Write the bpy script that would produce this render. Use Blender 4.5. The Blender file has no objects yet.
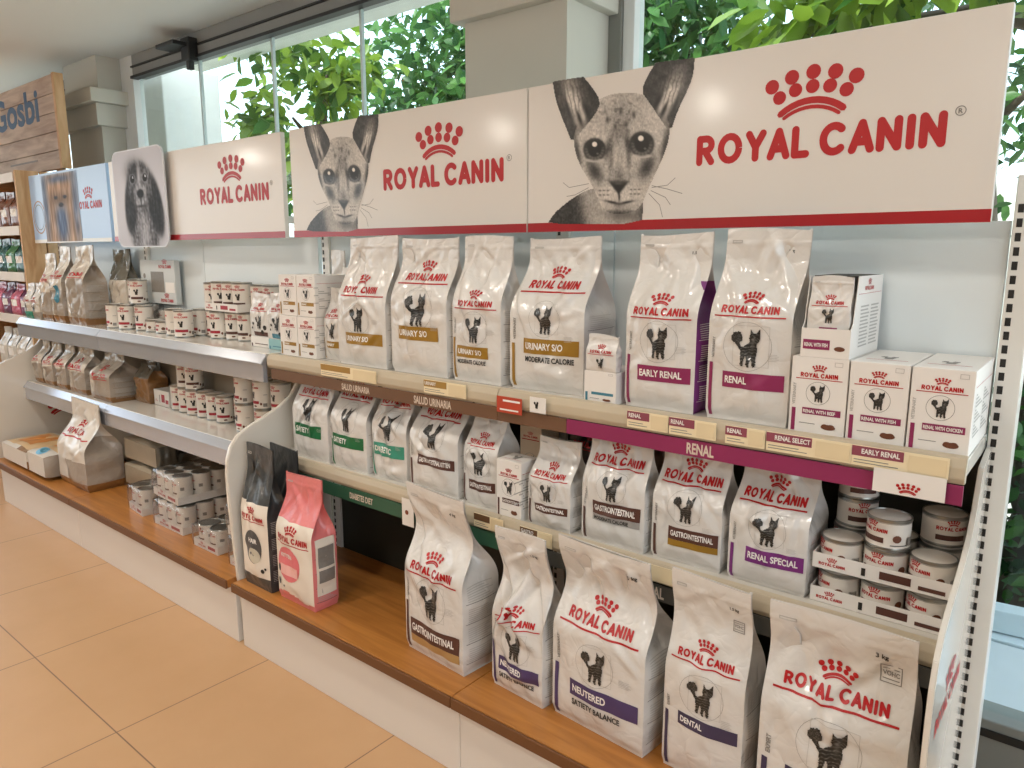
import bpy, bmesh, math, random
import numpy as np
from mathutils import Vector, Matrix
random.seed(7)
SC = bpy.context.scene
COL = SC.collection
PI = math.pi
# ------------------------------------------------------------------ camera
CH = 1.305
FPX = 735.0
PITCH = math.atan(131/FPX)
YAW = math.atan(917/math.hypot(FPX, 131))
hd = np.array([-math.cos(YAW), math.sin(YAW), 0]); rt = np.array([hd[1], -hd[0], 0]); zz = np.array([0, 0, 1.])
FW = hd*math.cos(PITCH) - zz*math.sin(PITCH); UP = zz*math.cos(PITCH) + hd*math.sin(PITCH)
cam = bpy.data.cameras.new('camera'); camo = bpy.data.objects.new('camera', cam); COL.objects.link(camo)
cam.sensor_width = 36; cam.lens = 36*FPX/1024; cam.clip_start = .05
camo.matrix_world = Matrix(((rt[0], UP[0], -FW[0], 0), (rt[1], UP[1], -FW[1], 0), (rt[2], UP[2], -FW[2], CH), (0, 0, 0, 1)))
SC.camera = camo
def ray(u, v): return FW + rt*(u-512)/FPX + UP*(384-v)/FPX
def aty(u, v, y):
    d = ray(u, v); t = y/d[1]; return np.array([d[0]*t, y, CH+d[2]*t])
def atz(u, v, z):
    d = ray(u, v); t = (z-CH)/d[2]; return np.array([d[0]*t, d[1]*t, z])

# ------------------------------------------------------------------ materials
def lin(h):
    h = h.lstrip('#'); c = [int(h[i:i+2], 16)/255 for i in (0, 2, 4)]
    return tuple(x/12.92 if x <= .04045 else ((x+.055)/1.055)**2.4 for x in c)
MATS = {}
def M(name, hexc=None, rough=.5, metal=0, var=.06, scale=12, bump=0, coat=0, spec=.5, trans=0):
    if name in MATS: return MATS[name]
    m = bpy.data.materials.new(name); m.use_nodes = True
    nt = m.node_tree; b = nt.nodes['Principled BSDF']
    c = lin(hexc)
    tc = nt.nodes.new('ShaderNodeTexCoord'); nz = nt.nodes.new('ShaderNodeTexNoise'); nz.inputs['Scale'].default_value = scale; nz.inputs['Detail'].default_value = 4
    nt.links.new(tc.outputs['Object'], nz.inputs['Vector'])
    mx = nt.nodes.new('ShaderNodeMix'); mx.data_type = 'RGBA'
    mx.inputs[6].default_value = (*[min(1, x*(1+var)) for x in c], 1); mx.inputs[7].default_value = (*[x*(1-var) for x in c], 1)
    nt.links.new(nz.outputs['Fac'], mx.inputs[0]); nt.links.new(mx.outputs[2], b.inputs['Base Color'])
    b.inputs['Roughness'].default_value = rough; b.inputs['Metallic'].default_value = metal
    b.inputs['Specular IOR Level'].default_value = spec
    if coat: b.inputs['Coat Weight'].default_value = coat; b.inputs['Coat Roughness'].default_value = .08
    if bump:
        bp = nt.nodes.new('ShaderNodeBump'); bp.inputs['Strength'].default_value = bump; bp.inputs['Distance'].default_value = .004
        nt.links.new(nz.outputs['Fac'], bp.inputs['Height']); nt.links.new(bp.outputs['Normal'], b.inputs['Normal'])
    MATS[name] = m
    return m
def attr_mat(name, rough=.35, coat=.3):
    m = bpy.data.materials.new(name); m.use_nodes = True; nt = m.node_tree; b = nt.nodes['Principled BSDF']
    a = nt.nodes.new('ShaderNodeAttribute'); a.attribute_name = 'ink'
    nt.links.new(a.outputs['Color'], b.inputs['Base Color']); b.inputs['Roughness'].default_value = rough; b.inputs['Coat Weight'].default_value = coat
    return m
def clear_mat(name, col=(1, 1, 1), gloss=.12, rough=.02):
    m = bpy.data.materials.new(name); m.use_nodes = True; nt = m.node_tree
    for n in list(nt.nodes):
        if n.type != 'OUTPUT_MATERIAL': nt.nodes.remove(n)
    out = [n for n in nt.nodes][0]
    t = nt.nodes.new('ShaderNodeBsdfTransparent'); t.inputs[0].default_value = (*col, 1)
    g = nt.nodes.new('ShaderNodeBsdfGlossy'); g.inputs['Roughness'].default_value = rough
    lw = nt.nodes.new('ShaderNodeFresnel'); lw.inputs['IOR'].default_value = 1.35 + gloss
    mix = nt.nodes.new('ShaderNodeMixShader')
    gm = nt.nodes.new('ShaderNodeNewGeometry'); sb = nt.nodes.new('ShaderNodeMath'); sb.operation = 'SUBTRACT'; sb.inputs[0].default_value = 1; nt.links.new(gm.outputs['Backfacing'], sb.inputs[1])
    ml = nt.nodes.new('ShaderNodeMath'); ml.operation = 'MULTIPLY'; nt.links.new(lw.outputs[0], ml.inputs[0]); nt.links.new(sb.outputs[0], ml.inputs[1])
    nt.links.new(ml.outputs[0], mix.inputs[0]); nt.links.new(t.outputs[0], mix.inputs[1]); nt.links.new(g.outputs[0], mix.inputs[2]); nt.links.new(mix.outputs[0], out.inputs[0])
    return m
def wood_mat(name, c1, c2, rough=.35, scale=(1.2, 14, 14), coat=.2):
    m = bpy.data.materials.new(name); m.use_nodes = True; nt = m.node_tree; b = nt.nodes['Principled BSDF']
    tc = nt.nodes.new('ShaderNodeTexCoord'); mp = nt.nodes.new('ShaderNodeMapping'); mp.inputs['Scale'].default_value = scale
    nz = nt.nodes.new('ShaderNodeTexNoise'); nz.inputs['Scale'].default_value = 3; nz.inputs['Detail'].default_value = 6; nz.inputs['Distortion'].default_value = .6
    cr = nt.nodes.new('ShaderNodeValToRGB'); cr.color_ramp.elements[0].color = (*lin(c1), 1); cr.color_ramp.elements[1].color = (*lin(c2), 1)
    cr.color_ramp.elements[0].position = .35; cr.color_ramp.elements[1].position = .65
    nt.links.new(tc.outputs['Object'], mp.inputs[0]); nt.links.new(mp.outputs[0], nz.inputs['Vector']); nt.links.new(nz.outputs['Fac'], cr.inputs[0]); nt.links.new(cr.outputs[0], b.inputs['Base Color'])
    b.inputs['Roughness'].default_value = rough; b.inputs['Coat Weight'].default_value = coat
    return m
FILM = dict(rough=.25, spec=.5, var=.03, scale=16, bump=.3)
film = M('white_film', '#dcd9d5', coat=.55, **FILM)
def crinkle(m, amt=.5):
    """sharp-edged creases of stiff plastic film"""
    nt = m.node_tree; b = nt.nodes['Principled BSDF']; tc = nt.nodes.new('ShaderNodeTexCoord'); acc = None
    for sc, wt in ((11, 1.), (27, .45)):
        n = nt.nodes.new('ShaderNodeTexNoise'); n.inputs['Scale'].default_value = sc; n.inputs['Detail'].default_value = 1.5; n.inputs['Distortion'].default_value = .8; nt.links.new(tc.outputs['Object'], n.inputs['Vector'])
        a = nt.nodes.new('ShaderNodeMath'); a.operation = 'SUBTRACT'; a.inputs[1].default_value = .5; nt.links.new(n.outputs['Fac'], a.inputs[0])
        q = nt.nodes.new('ShaderNodeMath'); q.operation = 'ABSOLUTE'; nt.links.new(a.outputs[0], q.inputs[0])
        w = nt.nodes.new('ShaderNodeMath'); w.operation = 'MULTIPLY'; w.inputs[1].default_value = wt; nt.links.new(q.outputs[0], w.inputs[0])
        if acc is None: acc = w
        else:
            p = nt.nodes.new('ShaderNodeMath'); p.operation = 'ADD'; nt.links.new(acc.outputs[0], p.inputs[0]); nt.links.new(w.outputs[0], p.inputs[1]); acc = p
    bp = nt.nodes.new('ShaderNodeBump'); bp.inputs['Strength'].default_value = amt; bp.inputs['Distance'].default_value = .016
    nt.links.new(acc.outputs[0], bp.inputs['Height']); nt.links.new(bp.outputs['Normal'], b.inputs['Normal']); nt.links.new(bp.outputs['Normal'], b.inputs['Coat Normal'])
    return m
crinkle(film, .42)
RED = M('brand_red', '#b3141b', .4); DARK = M('ink_dark', '#262422', .45, var=.3, scale=60); GREY = M('ink_grey', '#85817c', .5, var=.2, scale=90); LGREY = M('ink_light_grey', '#b4b0ab', .5)
INKW = M('ink_white', '#efece8', .5)
white_metal = M('white_metal', '#e2e0da', .3, coat=.2); shelf_metal = M('shelf_metal', '#d8d4cb', .14, var=.02, spec=.7, coat=.4)
alu = M('aluminium_rail', '#c4c8d0', .22, .6, var=.04); cream = M('cream_rail', '#bfb29b', .3, var=.05); paper = M('price_paper', '#efe0bd', .6, var=.03)
steel = M('tin_metal', '#9b9c98', .28, .9); shaded_back_flap = M('shaded_back_and_flap', '#37372f', .6); black = M('black_plastic', '#1d1c1b', .5)  # dark tone: under-shelf shade on the lower backs, also the display box flap
board_white = M('board_white', '#e4dfd8', .25, coat=.25, var=.02, scale=3); back_white = M('back_panel_white', '#dfe6e8', .35, var=.02, scale=2)
canpaper = M('can_paper', '#e3ddd4', .4, coat=.2); card = M('carton_white', '#eae6e1', .45, var=.02); brownink = M('food_brown', '#6d3f2a', .5, var=.3, scale=200)
BAND = {k: M('band_'+k, h, .4, var=.05) for k, h in dict(gold='#9a7426', maroon='#8c2a58', green='#1d6b3f', teal='#3c9079', brown='#56342c', purple='#4a3a66', violet='#7a2f7a', navy='#3d3552', blue='#3f7f94', grey='#5d5a57', red='#a52a38', tan='#b8935e', dkgrey='#4a4a4c', pink='#e0757c', orange='#c98544', lblue='#6fb4d8').items()}
woodbase = wood_mat('shelf_wood', '#a4692f', '#bd7f3e', .38); wood_edge = M('wood_edge', '#6e4626', .5)
pine = wood_mat('pine_boards', '#b98a5c', '#d9b48a', .6, (8, 8, 1.2), 0); crate = wood_mat('crate_boards', '#a8907f', '#cdb9a8', .65, (1.2, 8, 8), 0)
glass = clear_mat('window_glass', (.93, .98, .98)); wrap = clear_mat('shrink_film', (.86, .86, .86), .6, .16); acryl = clear_mat('clear_acrylic', (.97, .97, .97), .1, .05)
roomw = M('room_paint', '#8d8578', .85, var=.05); wallm = M('wall_paint', '#cbc8bd', .8, var=.03, scale=4, bump=.15); greyframe = M('window_frame_grey', '#83847f', .45); winwhite = M('window_frame_white', '#e4e6e6', .35)
headm = M('window_head_grey', '#8c8d8a', .5)

# ------------------------------------------------------------------ object helpers
def link(name, me, mats, parent=None, loc=None):
    o = bpy.data.objects.new(name, me); COL.objects.link(o)
    for m in (mats if isinstance(mats, (list, tuple)) else [mats]): me.materials.append(m)
    if parent: o.parent = parent
    if loc is not None: o.location = loc
    return o
def mesh(name, V, F, mats, parent=None, mi=None, smooth=False, loc=None):
    me = bpy.data.meshes.new(name)
    me.from_pydata(np.asarray(V, float).tolist(), [], [tuple(int(i) for i in f) for f in F])
    if mi is not None: me.polygons.foreach_set('material_index', np.asarray(mi, dtype=np.int32))
    if smooth: me.polygons.foreach_set('use_smooth', np.ones(len(me.polygons), dtype=bool))
    me.update()
    return link(name, me, mats, parent, loc)
def tag(o, label=None, cat=None, group=None, kind=None):
    if label: o['label'] = label
    if cat: o['category'] = cat
    if group: o['group'] = group
    if kind: o['kind'] = kind
    return o
def thing(name, label, cat, loc=(0, 0, 0), rz=0, group=None):
    o = bpy.data.objects.new(name, None); COL.objects.link(o); o.location = loc; o.rotation_euler = (0, 0, rz); o.empty_display_size = .05
    return tag(o, label, cat, group)
def box(name, a, b, mat, parent=None, bev=.002, kind=None, seg=2):
    bm = bmesh.new(); bmesh.ops.create_cube(bm, size=1)
    c = [(a[i]+b[i])/2 for i in range(3)]; s = [abs(b[i]-a[i]) for i in range(3)]
    for v in bm.verts: v.co = Vector((v.co.x*s[0]+c[0], v.co.y*s[1]+c[1], v.co.z*s[2]+c[2]))
    if bev: bmesh.ops.bevel(bm, geom=bm.edges[:], offset=min(bev, min(s)*.45), segments=seg, affect='EDGES', profile=.5)
    me = bpy.data.meshes.new(name); bm.to_mesh(me); bm.free()
    o = link(name, me, mat, parent)
    if kind: o['kind'] = kind
    return o
def prism(name, prof, axis, a, b, mat, parent=None, smooth=False, bev=0):
    """extrude closed 2-D profile along axis ('x': profile is (y,z); 'y': (x,z); 'z': (x,y))"""
    bm = bmesh.new(); n = len(prof); R = []
    for t in (a, b):
        R.append([bm.verts.new({'x': (t, p[0], p[1]), 'y': (p[0], t, p[1]), 'z': (p[0], p[1], t)}[axis]) for p in prof])
    for i in range(n): bm.faces.new((R[0][i], R[0][(i+1) % n], R[1][(i+1) % n], R[1][i]))
    bm.faces.new(R[0][::-1]); bm.faces.new(R[1]); bmesh.ops.recalc_face_normals(bm, faces=bm.faces[:])
    if bev: bmesh.ops.bevel(bm, geom=bm.edges[:], offset=bev, segments=2, affect='EDGES')
    me = bpy.data.meshes.new(name); bm.to_mesh(me); bm.free()
    return link(name, me, mat, parent)
def lathe(name, prof, mat, parent=None, n=32, loc=None, sharp=35):
    V = []; F = []
    for r, z in prof:
        for k in range(n): V.append((r*math.cos(2*PI*k/n), r*math.sin(2*PI*k/n), z))
    for i in range(len(prof)-1):
        for k in range(n):
            F.append((i*n+k, i*n+(k+1) % n, (i+1)*n+(k+1) % n, (i+1)*n+k))
    F.append(tuple(range(n-1, -1, -1))); F.append(tuple((len(prof)-1)*n+k for k in range(n)))
    o = mesh(name, V, F, mat, parent, smooth=True, loc=loc)
    o.data.set_sharp_from_angle(angle=math.radians(sharp))
    return o
def tube(name, pts, r, mat, parent=None, n=8):
    V = []; F = []; pts = [Vector(p) for p in pts]
    for i, p in enumerate(pts):
        d = (pts[min(i+1, len(pts)-1)]-pts[max(i-1, 0)]).normalized(); s = d.cross(Vector((.13, .2, 1))).normalized(); t = d.cross(s)
        rr = r[i] if isinstance(r, (list, tuple)) else r
        for k in range(n): V.append(p+(s*math.cos(2*PI*k/n)+t*math.sin(2*PI*k/n))*rr)
    for i in range(len(pts)-1):
        for k in range(n): F.append((i*n+k, i*n+(k+1) % n, (i+1)*n+(k+1) % n, (i+1)*n+k))
    F.append(tuple(range(n-1, -1, -1))); F.append(tuple((len(pts)-1)*n+k for k in range(n)))
    return mesh(name, V, F, mat, parent, smooth=True)
def dup(root, loc, rz=None, label=None, group=None):
    r = root.copy(); COL.objects.link(r); r.location = loc
    if rz is not None: r.rotation_euler = (root.rotation_euler[0], root.rotation_euler[1], rz)
    if label: r['label'] = label
    if group: r['group'] = group
    for ch in list(root.children):
        c = ch.copy(); COL.objects.link(c); c.parent = r
        for g in list(ch.children):
            d = g.copy(); COL.objects.link(d); d.parent = c
    return r

# ------------------------------------------------------------------ flat artwork (2-D triangle meshes)
def circ(x, y, r, n=14, ry=None):
    ry = ry or r; V = [(x, y)]+[(x+r*math.cos(2*PI*k/n), y+ry*math.sin(2*PI*k/n)) for k in range(n)]
    return np.array(V), [(0, 1+k, 1+(k+1) % n) for k in range(n)]
def join(parts):
    V = []; F = []; o = 0
    for v, f in parts:
        V.append(v); F += [tuple(i+o for i in t) for t in f]; o += len(v)
    return np.concatenate(V), F
def ribbon(pts, r, n, cap):
    """one continuous band along a smooth line, with round ends"""
    pts = np.array(pts, float); m = len(pts); d = np.gradient(pts, axis=0) if m > 2 else np.repeat(pts[1:]-pts[:1], 2, 0)
    d /= np.maximum(np.hypot(d[:, 0], d[:, 1]), 1e-9)[:, None]; nn = np.column_stack([-d[:, 1], d[:, 0]])*r
    V = list(pts-nn)+list(pts+nn); F = []
    for i in range(m-1): F += [(i, i+1, m+i+1), (i, m+i+1, m+i)]
    if cap:
        k = max(3, n//2)
        for e, sg in ((0, -1), (m-1, 1)):
            t0 = math.atan2(d[e][1]*sg, d[e][0]*sg); ids = []
            for j in range(1, k): a = t0-PI/2+PI*j/k; ids.append(len(V)); V.append(pts[e]+r*np.array([math.cos(a), math.sin(a)]))
            ch = [e if sg > 0 else m+e]+ids+[m+e if sg > 0 else e]
            for j in range(1, len(ch)-1): F.append((ch[0], ch[j], ch[j+1]))
    return np.array(V), F
def stroke(pts, r, n=10, cap=True):
    pts = [tuple(p) for p in pts]; runs = [[pts[0]]]
    for i in range(1, len(pts)):
        if pts[i] == pts[i-1]: continue
        runs[-1].append(pts[i])
        if i < len(pts)-1:
            a = np.subtract(pts[i], pts[i-1]); b = np.subtract(pts[i+1], pts[i])
            if np.dot(a, b) < .72*np.hypot(*a)*np.hypot(*b): runs.append([pts[i]])
    shut = np.hypot(pts[0][0]-pts[-1][0], pts[0][1]-pts[-1][1]) < 1e-6 and len(runs) == 1
    return join([ribbon(q, r, n, cap and not shut) for q in runs if len(q) > 1])
def arc(cx, cy, rx, ry, a0, a1, n):
    return [(cx+rx*math.cos(math.radians(a0+(a1-a0)*k/n)), cy+ry*math.sin(math.radians(a0+(a1-a0)*k/n))) for k in range(n+1)]
def poly(pts):
    """triangulate a simple polygon by ear clipping through bmesh"""
    bm = bmesh.new(); vs = [bm.verts.new((p[0], p[1], 0)) for p in pts]; bm.faces.new(vs)
    bmesh.ops.triangulate(bm, faces=bm.faces[:]); bm.verts.index_update()
    V = np.array([(v.co.x, v.co.y) for v in bm.verts]); F = [tuple(v.index for v in f.verts) for f in bm.faces]; bm.free()
    return V, F
def grid(x0, z0, x1, z1, nx=10, nz=3):
    V = [(x0+(x1-x0)*i/nx, z0+(z1-z0)*j/nz) for j in range(nz+1) for i in range(nx+1)]; F = []
    for j in range(nz):
        for i in range(nx): a = j*(nx+1)+i; F += [(a, a+1, a+nx+2), (a, a+nx+2, a+nx+1)]
    return np.array(V), F
def frame(x0, z0, x1, z1, t, n=8):
    return join([grid(x0, z0, x1, z0+t, n, 1), grid(x0, z1-t, x1, z1, n, 1), grid(x0, z0+t, x0+t, z1-t, 1, n), grid(x1-t, z0+t, x1, z1-t, 1, n)])
def ring(x, y, r, t, n=40):
    V = []; F = []
    for k in range(n):
        c, s = math.cos(2*PI*k/n), math.sin(2*PI*k/n); V += [(x+r*c, y+r*s), (x+(r-t)*c, y+(r-t)*s)]
    for k in range(n):
        a = 2*k; b = 2*((k+1) % n); F += [(a, b, b+1), (a, b+1, a+1)]
    return np.array(V), F
def cut(sh, step):
    """subdivide a 2-D triangle mesh on a lattice so that it can follow a curved surface"""
    V, F = sh; bm = bmesh.new(); vs = [bm.verts.new((v[0], v[1], 0)) for v in V]
    for f in F:
        try: bm.faces.new([vs[i] for i in f])
        except ValueError: pass
    for ax in (0, 1):
        lo, hi = V[:, ax].min(), V[:, ax].max(); t = lo+step
        while t < hi:
            co = (t, 0, 0) if ax == 0 else (0, t, 0); no = (1, 0, 0) if ax == 0 else (0, 1, 0)
            bmesh.ops.bisect_plane(bm, geom=bm.verts[:]+bm.edges[:]+bm.faces[:], plane_co=co, plane_no=no); t += step
    bm.verts.index_update(); r = np.array([(v.co.x, v.co.y) for v in bm.verts]), [tuple(v.index for v in f.verts) for f in bm.faces]; bm.free()
    return r
_lg = {}
def logo(lod=10, crown_only=False):
    """heavy rounded brand lettering under a dotted crown; width 1, baseline at 0"""
    k = (lod, crown_only)
    if k in _lg: return _lg[k]
    r = .155; na = 10 if lod > 7 else 6
    G = dict(R=([[(0, 0), (0, 1)], [(0, 1), (.28, 1)]+arc(.3, .74, .27, .26, 90, -90, na)+[(0, .48)], [(.26, .48), (.58, 0)]], .58),
             O=([arc(.42, .5, .42, .5, 0, 360, na*2)], .84), Y=([[(0, 1), (.31, .45), (.62, 1)], [(.31, .45), (.31, 0)]], .62),
             A=([[(0, 0), (.34, 1), (.68, 0)], [(.13, .3), (.55, .3)]], .68), L=([[(0, 1), (0, 0), (.46, 0)]], .46),
             C=([arc(.42, .5, .42, .5, 48, 312, na*2)], .7), N=([[(0, 0), (0, 1), (.62, 0), (.62, 1)]], .62), I=([[(0, 0), (0, 1)]], 0))
    x = r; P = []
    if not crown_only:
        for ch in 'ROYAL CANIN':
            if ch == ' ': x += .24; continue
            st, w = G[ch]
            for s in st: P.append(stroke([(a+x, b) for a, b in s], r, lod))
            x += w+.45 if ch not in 'YA' else w+.36
        W = x-.45+r; V, F = join(P); V = np.column_stack([V[:, 0]/W, (V[:, 1]+r)/(1+2*r)*.132]); P = [(V, F)]
    cx_ = lambda a, b: (.5+(a-.5)*.94, .252+(b-.252)*.88)
    C = [(.5+s*a, b, .031) for a, b in ((.178, .306), (.092, .338), (0, .35)) for s in ((-1, 1) if a else (1,))]+[(.5+s*a, b, .029) for a, b in ((.142, .252), (.073, .278), (0, .286)) for s in ((-1, 1) if a else (1,))]
    for a, b, q in C: P.append(circ(*cx_(a, b), q*.95, lod+2))
    P.append(stroke([cx_(*q) for q in arc(.5, .03, .2, .195, 132, 48, 10)], .0135, 6)); P.append(stroke([cx_(*q) for q in arc(.5, .008, .19, .187, 128, 52, 10)], .0075, 6))
    _lg[k] = cut(join(P), .06) if lod == 10 else join(P); return _lg[k]
_tx = {}
def text(s, bold=.03):
    """printed words: cap height 1, baseline 0, starts at x=0"""
    if (s, bold) in _tx: return _tx[(s, bold)]
    cu = bpy.data.curves.new('t', 'FONT'); cu.body = s; cu.offset = bold; cu.resolution_u = 3; o = bpy.data.objects.new('t', cu); COL.objects.link(o)
    dg = bpy.context.evaluated_depsgraph_get(); me = o.evaluated_get(dg).to_mesh()
    V = np.array([(v.co.x, v.co.y) for v in me.vertices]); F = [tuple(p.vertices) for p in me.polygons]
    o.to_mesh_clear(); bpy.data.objects.remove(o); bpy.data.curves.remove(cu)
    V = V/.70; V[:, 0] -= V[:, 0].min()
    _tx[(s, bold)] = (V, F); return V, F
def fit(s, x, z, h, w=None, maxsx=1., bold=.03):
    """words s at (x,z), cap height h, squeezed to width w"""
    V, F = text(s, bold); sx = h*maxsx
    if w: sx = min(sx, w/V[:, 0].max())
    return V*[sx, h]+[x, z], F
def tf(sh, x, z, sx, sz=None): return sh[0]*[sx, sz or sx]+[x, z], sh[1]
_cat = {}
def catpic():
    """standing tabby with raised plume tail, height 1, about .72 wide: dark body and paler stripes"""
    if _cat: return _cat['d'], _cat['l']
    rn = random.Random(3)
    body = poly([(.27, .03), (.36, .03), (.37, .2), (.42, .24), (.43, .02), (.51, .0), (.53, .16), (.57, .02), (.67, .0), (.66, .12), (.68, .3), (.72, .48), (.71, .6), (.76, .68), (.77, .8), (.735, .86), (.75, 1.0), (.67, .9), (.6, .9), (.51, .99), (.51, .85), (.46, .78), (.48, .66), (.38, .6), (.3, .52), (.25, .4), (.27, .25)])
    tail = []
    n = 26
    for k in range(n):
        a = 2*PI*k/n; q = .155*(1+.13*math.sin(7*a)+.06*math.sin(13*a)); tail.append((.17+q*math.cos(a), .72+q*1.1*math.sin(a)))
    t2 = poly([(.12, .62), (.2, .5), (.28, .4), (.36, .5), (.3, .58), (.25, .64)])
    d = join([body, poly(tail), t2])
    L = []
    for x0, y0, w, sl in [(.52, .8, .05, .02), (.66, .8, .05, -.02), (.57, .72, .1, 0), (.5, .62, .16, .03), (.5, .55, .17, -.02), (.47, .48, .2, .03), (.45, .41, .22, .02), (.32, .47, .1, -.05), (.31, .4, .1, -.05), (.3, .32, .1, -.03), (.5, .33, .15, .02), (.6, .24, .06, 0), (.45, .24, .06, 0), (.3, .2, .06, 0), (.6, .12, .05, 0), (.45, .11, .05, 0), (.1, .77, .12, .06), (.09, .68, .13, .05), (.13, .84, .1, .04), (.57, .65, .07, 0)]:
        L.append((np.array([(x0, y0), (x0+w, y0+sl), (x0+w*.95, y0+sl+.014), (x0+w*.4, y0+sl*.4+.022)]), [(0, 1, 2), (0, 2, 3)]))
    _cat['d'] = cut(d, .22); _cat['l'] = join(L)
    return _cat['d'], _cat['l']
_isl = {}
def isl(v, f):
    """tiny step for every separate piece so that overlapping ink never lies in one plane"""
    p = list(range(len(v)))
    def fd(i):
        while p[i] != i: p[i] = p[p[i]]; i = p[i]
        return i
    for t in f:
        r = fd(t[0])
        for q in t[1:]: p[fd(q)] = r
    ids = {}; return np.array([ids.setdefault(fd(i), len(ids)) % 14 for i in range(len(v))], float)
class Art:
    """collects flat shapes with a material and a layer and lays them on a surface"""
    def __init__(s): s.L = []
    def add(s, sh, mat, layer=0): s.L.append((sh, mat, layer)); return s
    def build(s, name, mp, parent):
        V = []; F = []; mi = []; mats = []; o = 0
        for k, ((v, f), m, ly) in enumerate(s.L):
            if m not in mats: mats.append(m)
            V.append(mp(v[:, 0], v[:, 1], .0006+.0005*ly+((isl(v, f)+3*k) % 14)*2.5e-5)); F += [tuple(i+o for i in t) for t in f]; mi += [mats.index(m)]*len(f); o += len(v)
        return mesh(name, np.concatenate(V), F, mats, parent, mi)

def vnoise(x, y, s, seed=0):
    r = np.random.RandomState(seed); G = r.rand(64, 64); X = (x/s) % 63; Y = (y/s) % 63
    i = X.astype(int); j = Y.astype(int); f = X-i; g = Y-j; f = f*f*(3-2*f); g = g*g*(3-2*g); i2 = (i+1) % 64; j2 = (j+1) % 64
    return (G[i, j]*(1-f)+G[i2, j]*f)*(1-g)+(G[i, j2]*(1-f)+G[i2, j2]*f)*g
def inside(x, y, P):
    r = np.zeros(x.shape, bool); n = len(P)
    for k in range(n):
        (x1, y1), (x2, y2) = P[k], P[(k+1) % n]
        if y1 == y2: continue
        c = ((y1 > y) != (y2 > y)) & (x < (x2-x1)*(y-y1)/(y2-y1)+x1); r ^= c
    return r
def sp(P, it=2):
    for _ in range(it):
        Q = []
        for k in range(len(P)):
            a, b = np.array(P[k]), np.array(P[(k+1) % len(P)]); Q += [tuple(.75*a+.25*b), tuple(.25*a+.75*b)]
        P = Q
    return P
def blob(x, y, cx, cy, rx, ry, an=0):
    c, s = math.cos(math.radians(an)), math.sin(math.radians(an)); dx, dy = x-cx, y-cy
    return np.exp(-(((dx*c+dy*s)/rx)**2+((-dx*s+dy*c)/ry)**2))
def soft(x, y, cx, cy, rx, ry, an=0, k=6):
    c, s = math.cos(math.radians(an)), math.sin(math.radians(an)); dx, dy = x-cx, y-cy
    d = np.sqrt(((dx*c+dy*s)/rx)**2+((-dx*s+dy*c)/ry)**2); return 1/(1+np.exp((d-1)*k*2))
def mixv(a, b, t): return a*(1-t)+b*t
def print_mesh(name, x0, x1, y0, y1, nx, ny, fn, mapf, parent, mat, up=False):
    xs = np.linspace(x0, x1, nx+1); ys = np.linspace(y0, y1, ny+1); X, Y = np.meshgrid(xs, ys); rgb, al = fn(X, Y)
    P = mapf(X, Y).reshape(-1, 3); F = []
    am = al.reshape(-1).astype(int)
    for j in range(ny):
        for i in range(nx):
            a = j*(nx+1)+i; q = (a, a+1, a+nx+2, a+nx+1) if up else (a, a+nx+1, a+nx+2, a+1)
            if am[a]+am[a+1]+am[a+nx+2]+am[a+nx+1] >= 3: F.append(q)
    o = mesh(name, P, F, mat, parent); at = o.data.color_attributes.new('ink', 'FLOAT_COLOR', 'POINT')
    col = np.ones((len(P), 4), np.float32); c = np.clip(rgb.reshape(-1, 3), 0, 1); col[:, :3] = np.where(c <= .04045, c/12.92, ((c+.055)/1.055)**2.4); at.data.foreach_set('color', col.ravel())
    bm = bmesh.new(); bm.from_mesh(o.data); bmesh.ops.delete(bm, geom=[v for v in bm.verts if not v.link_faces], context='VERTS'); bm.to_mesh(o.data); bm.free()
    return o
def attr_mat2(): pass
BODY2 = None
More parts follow.
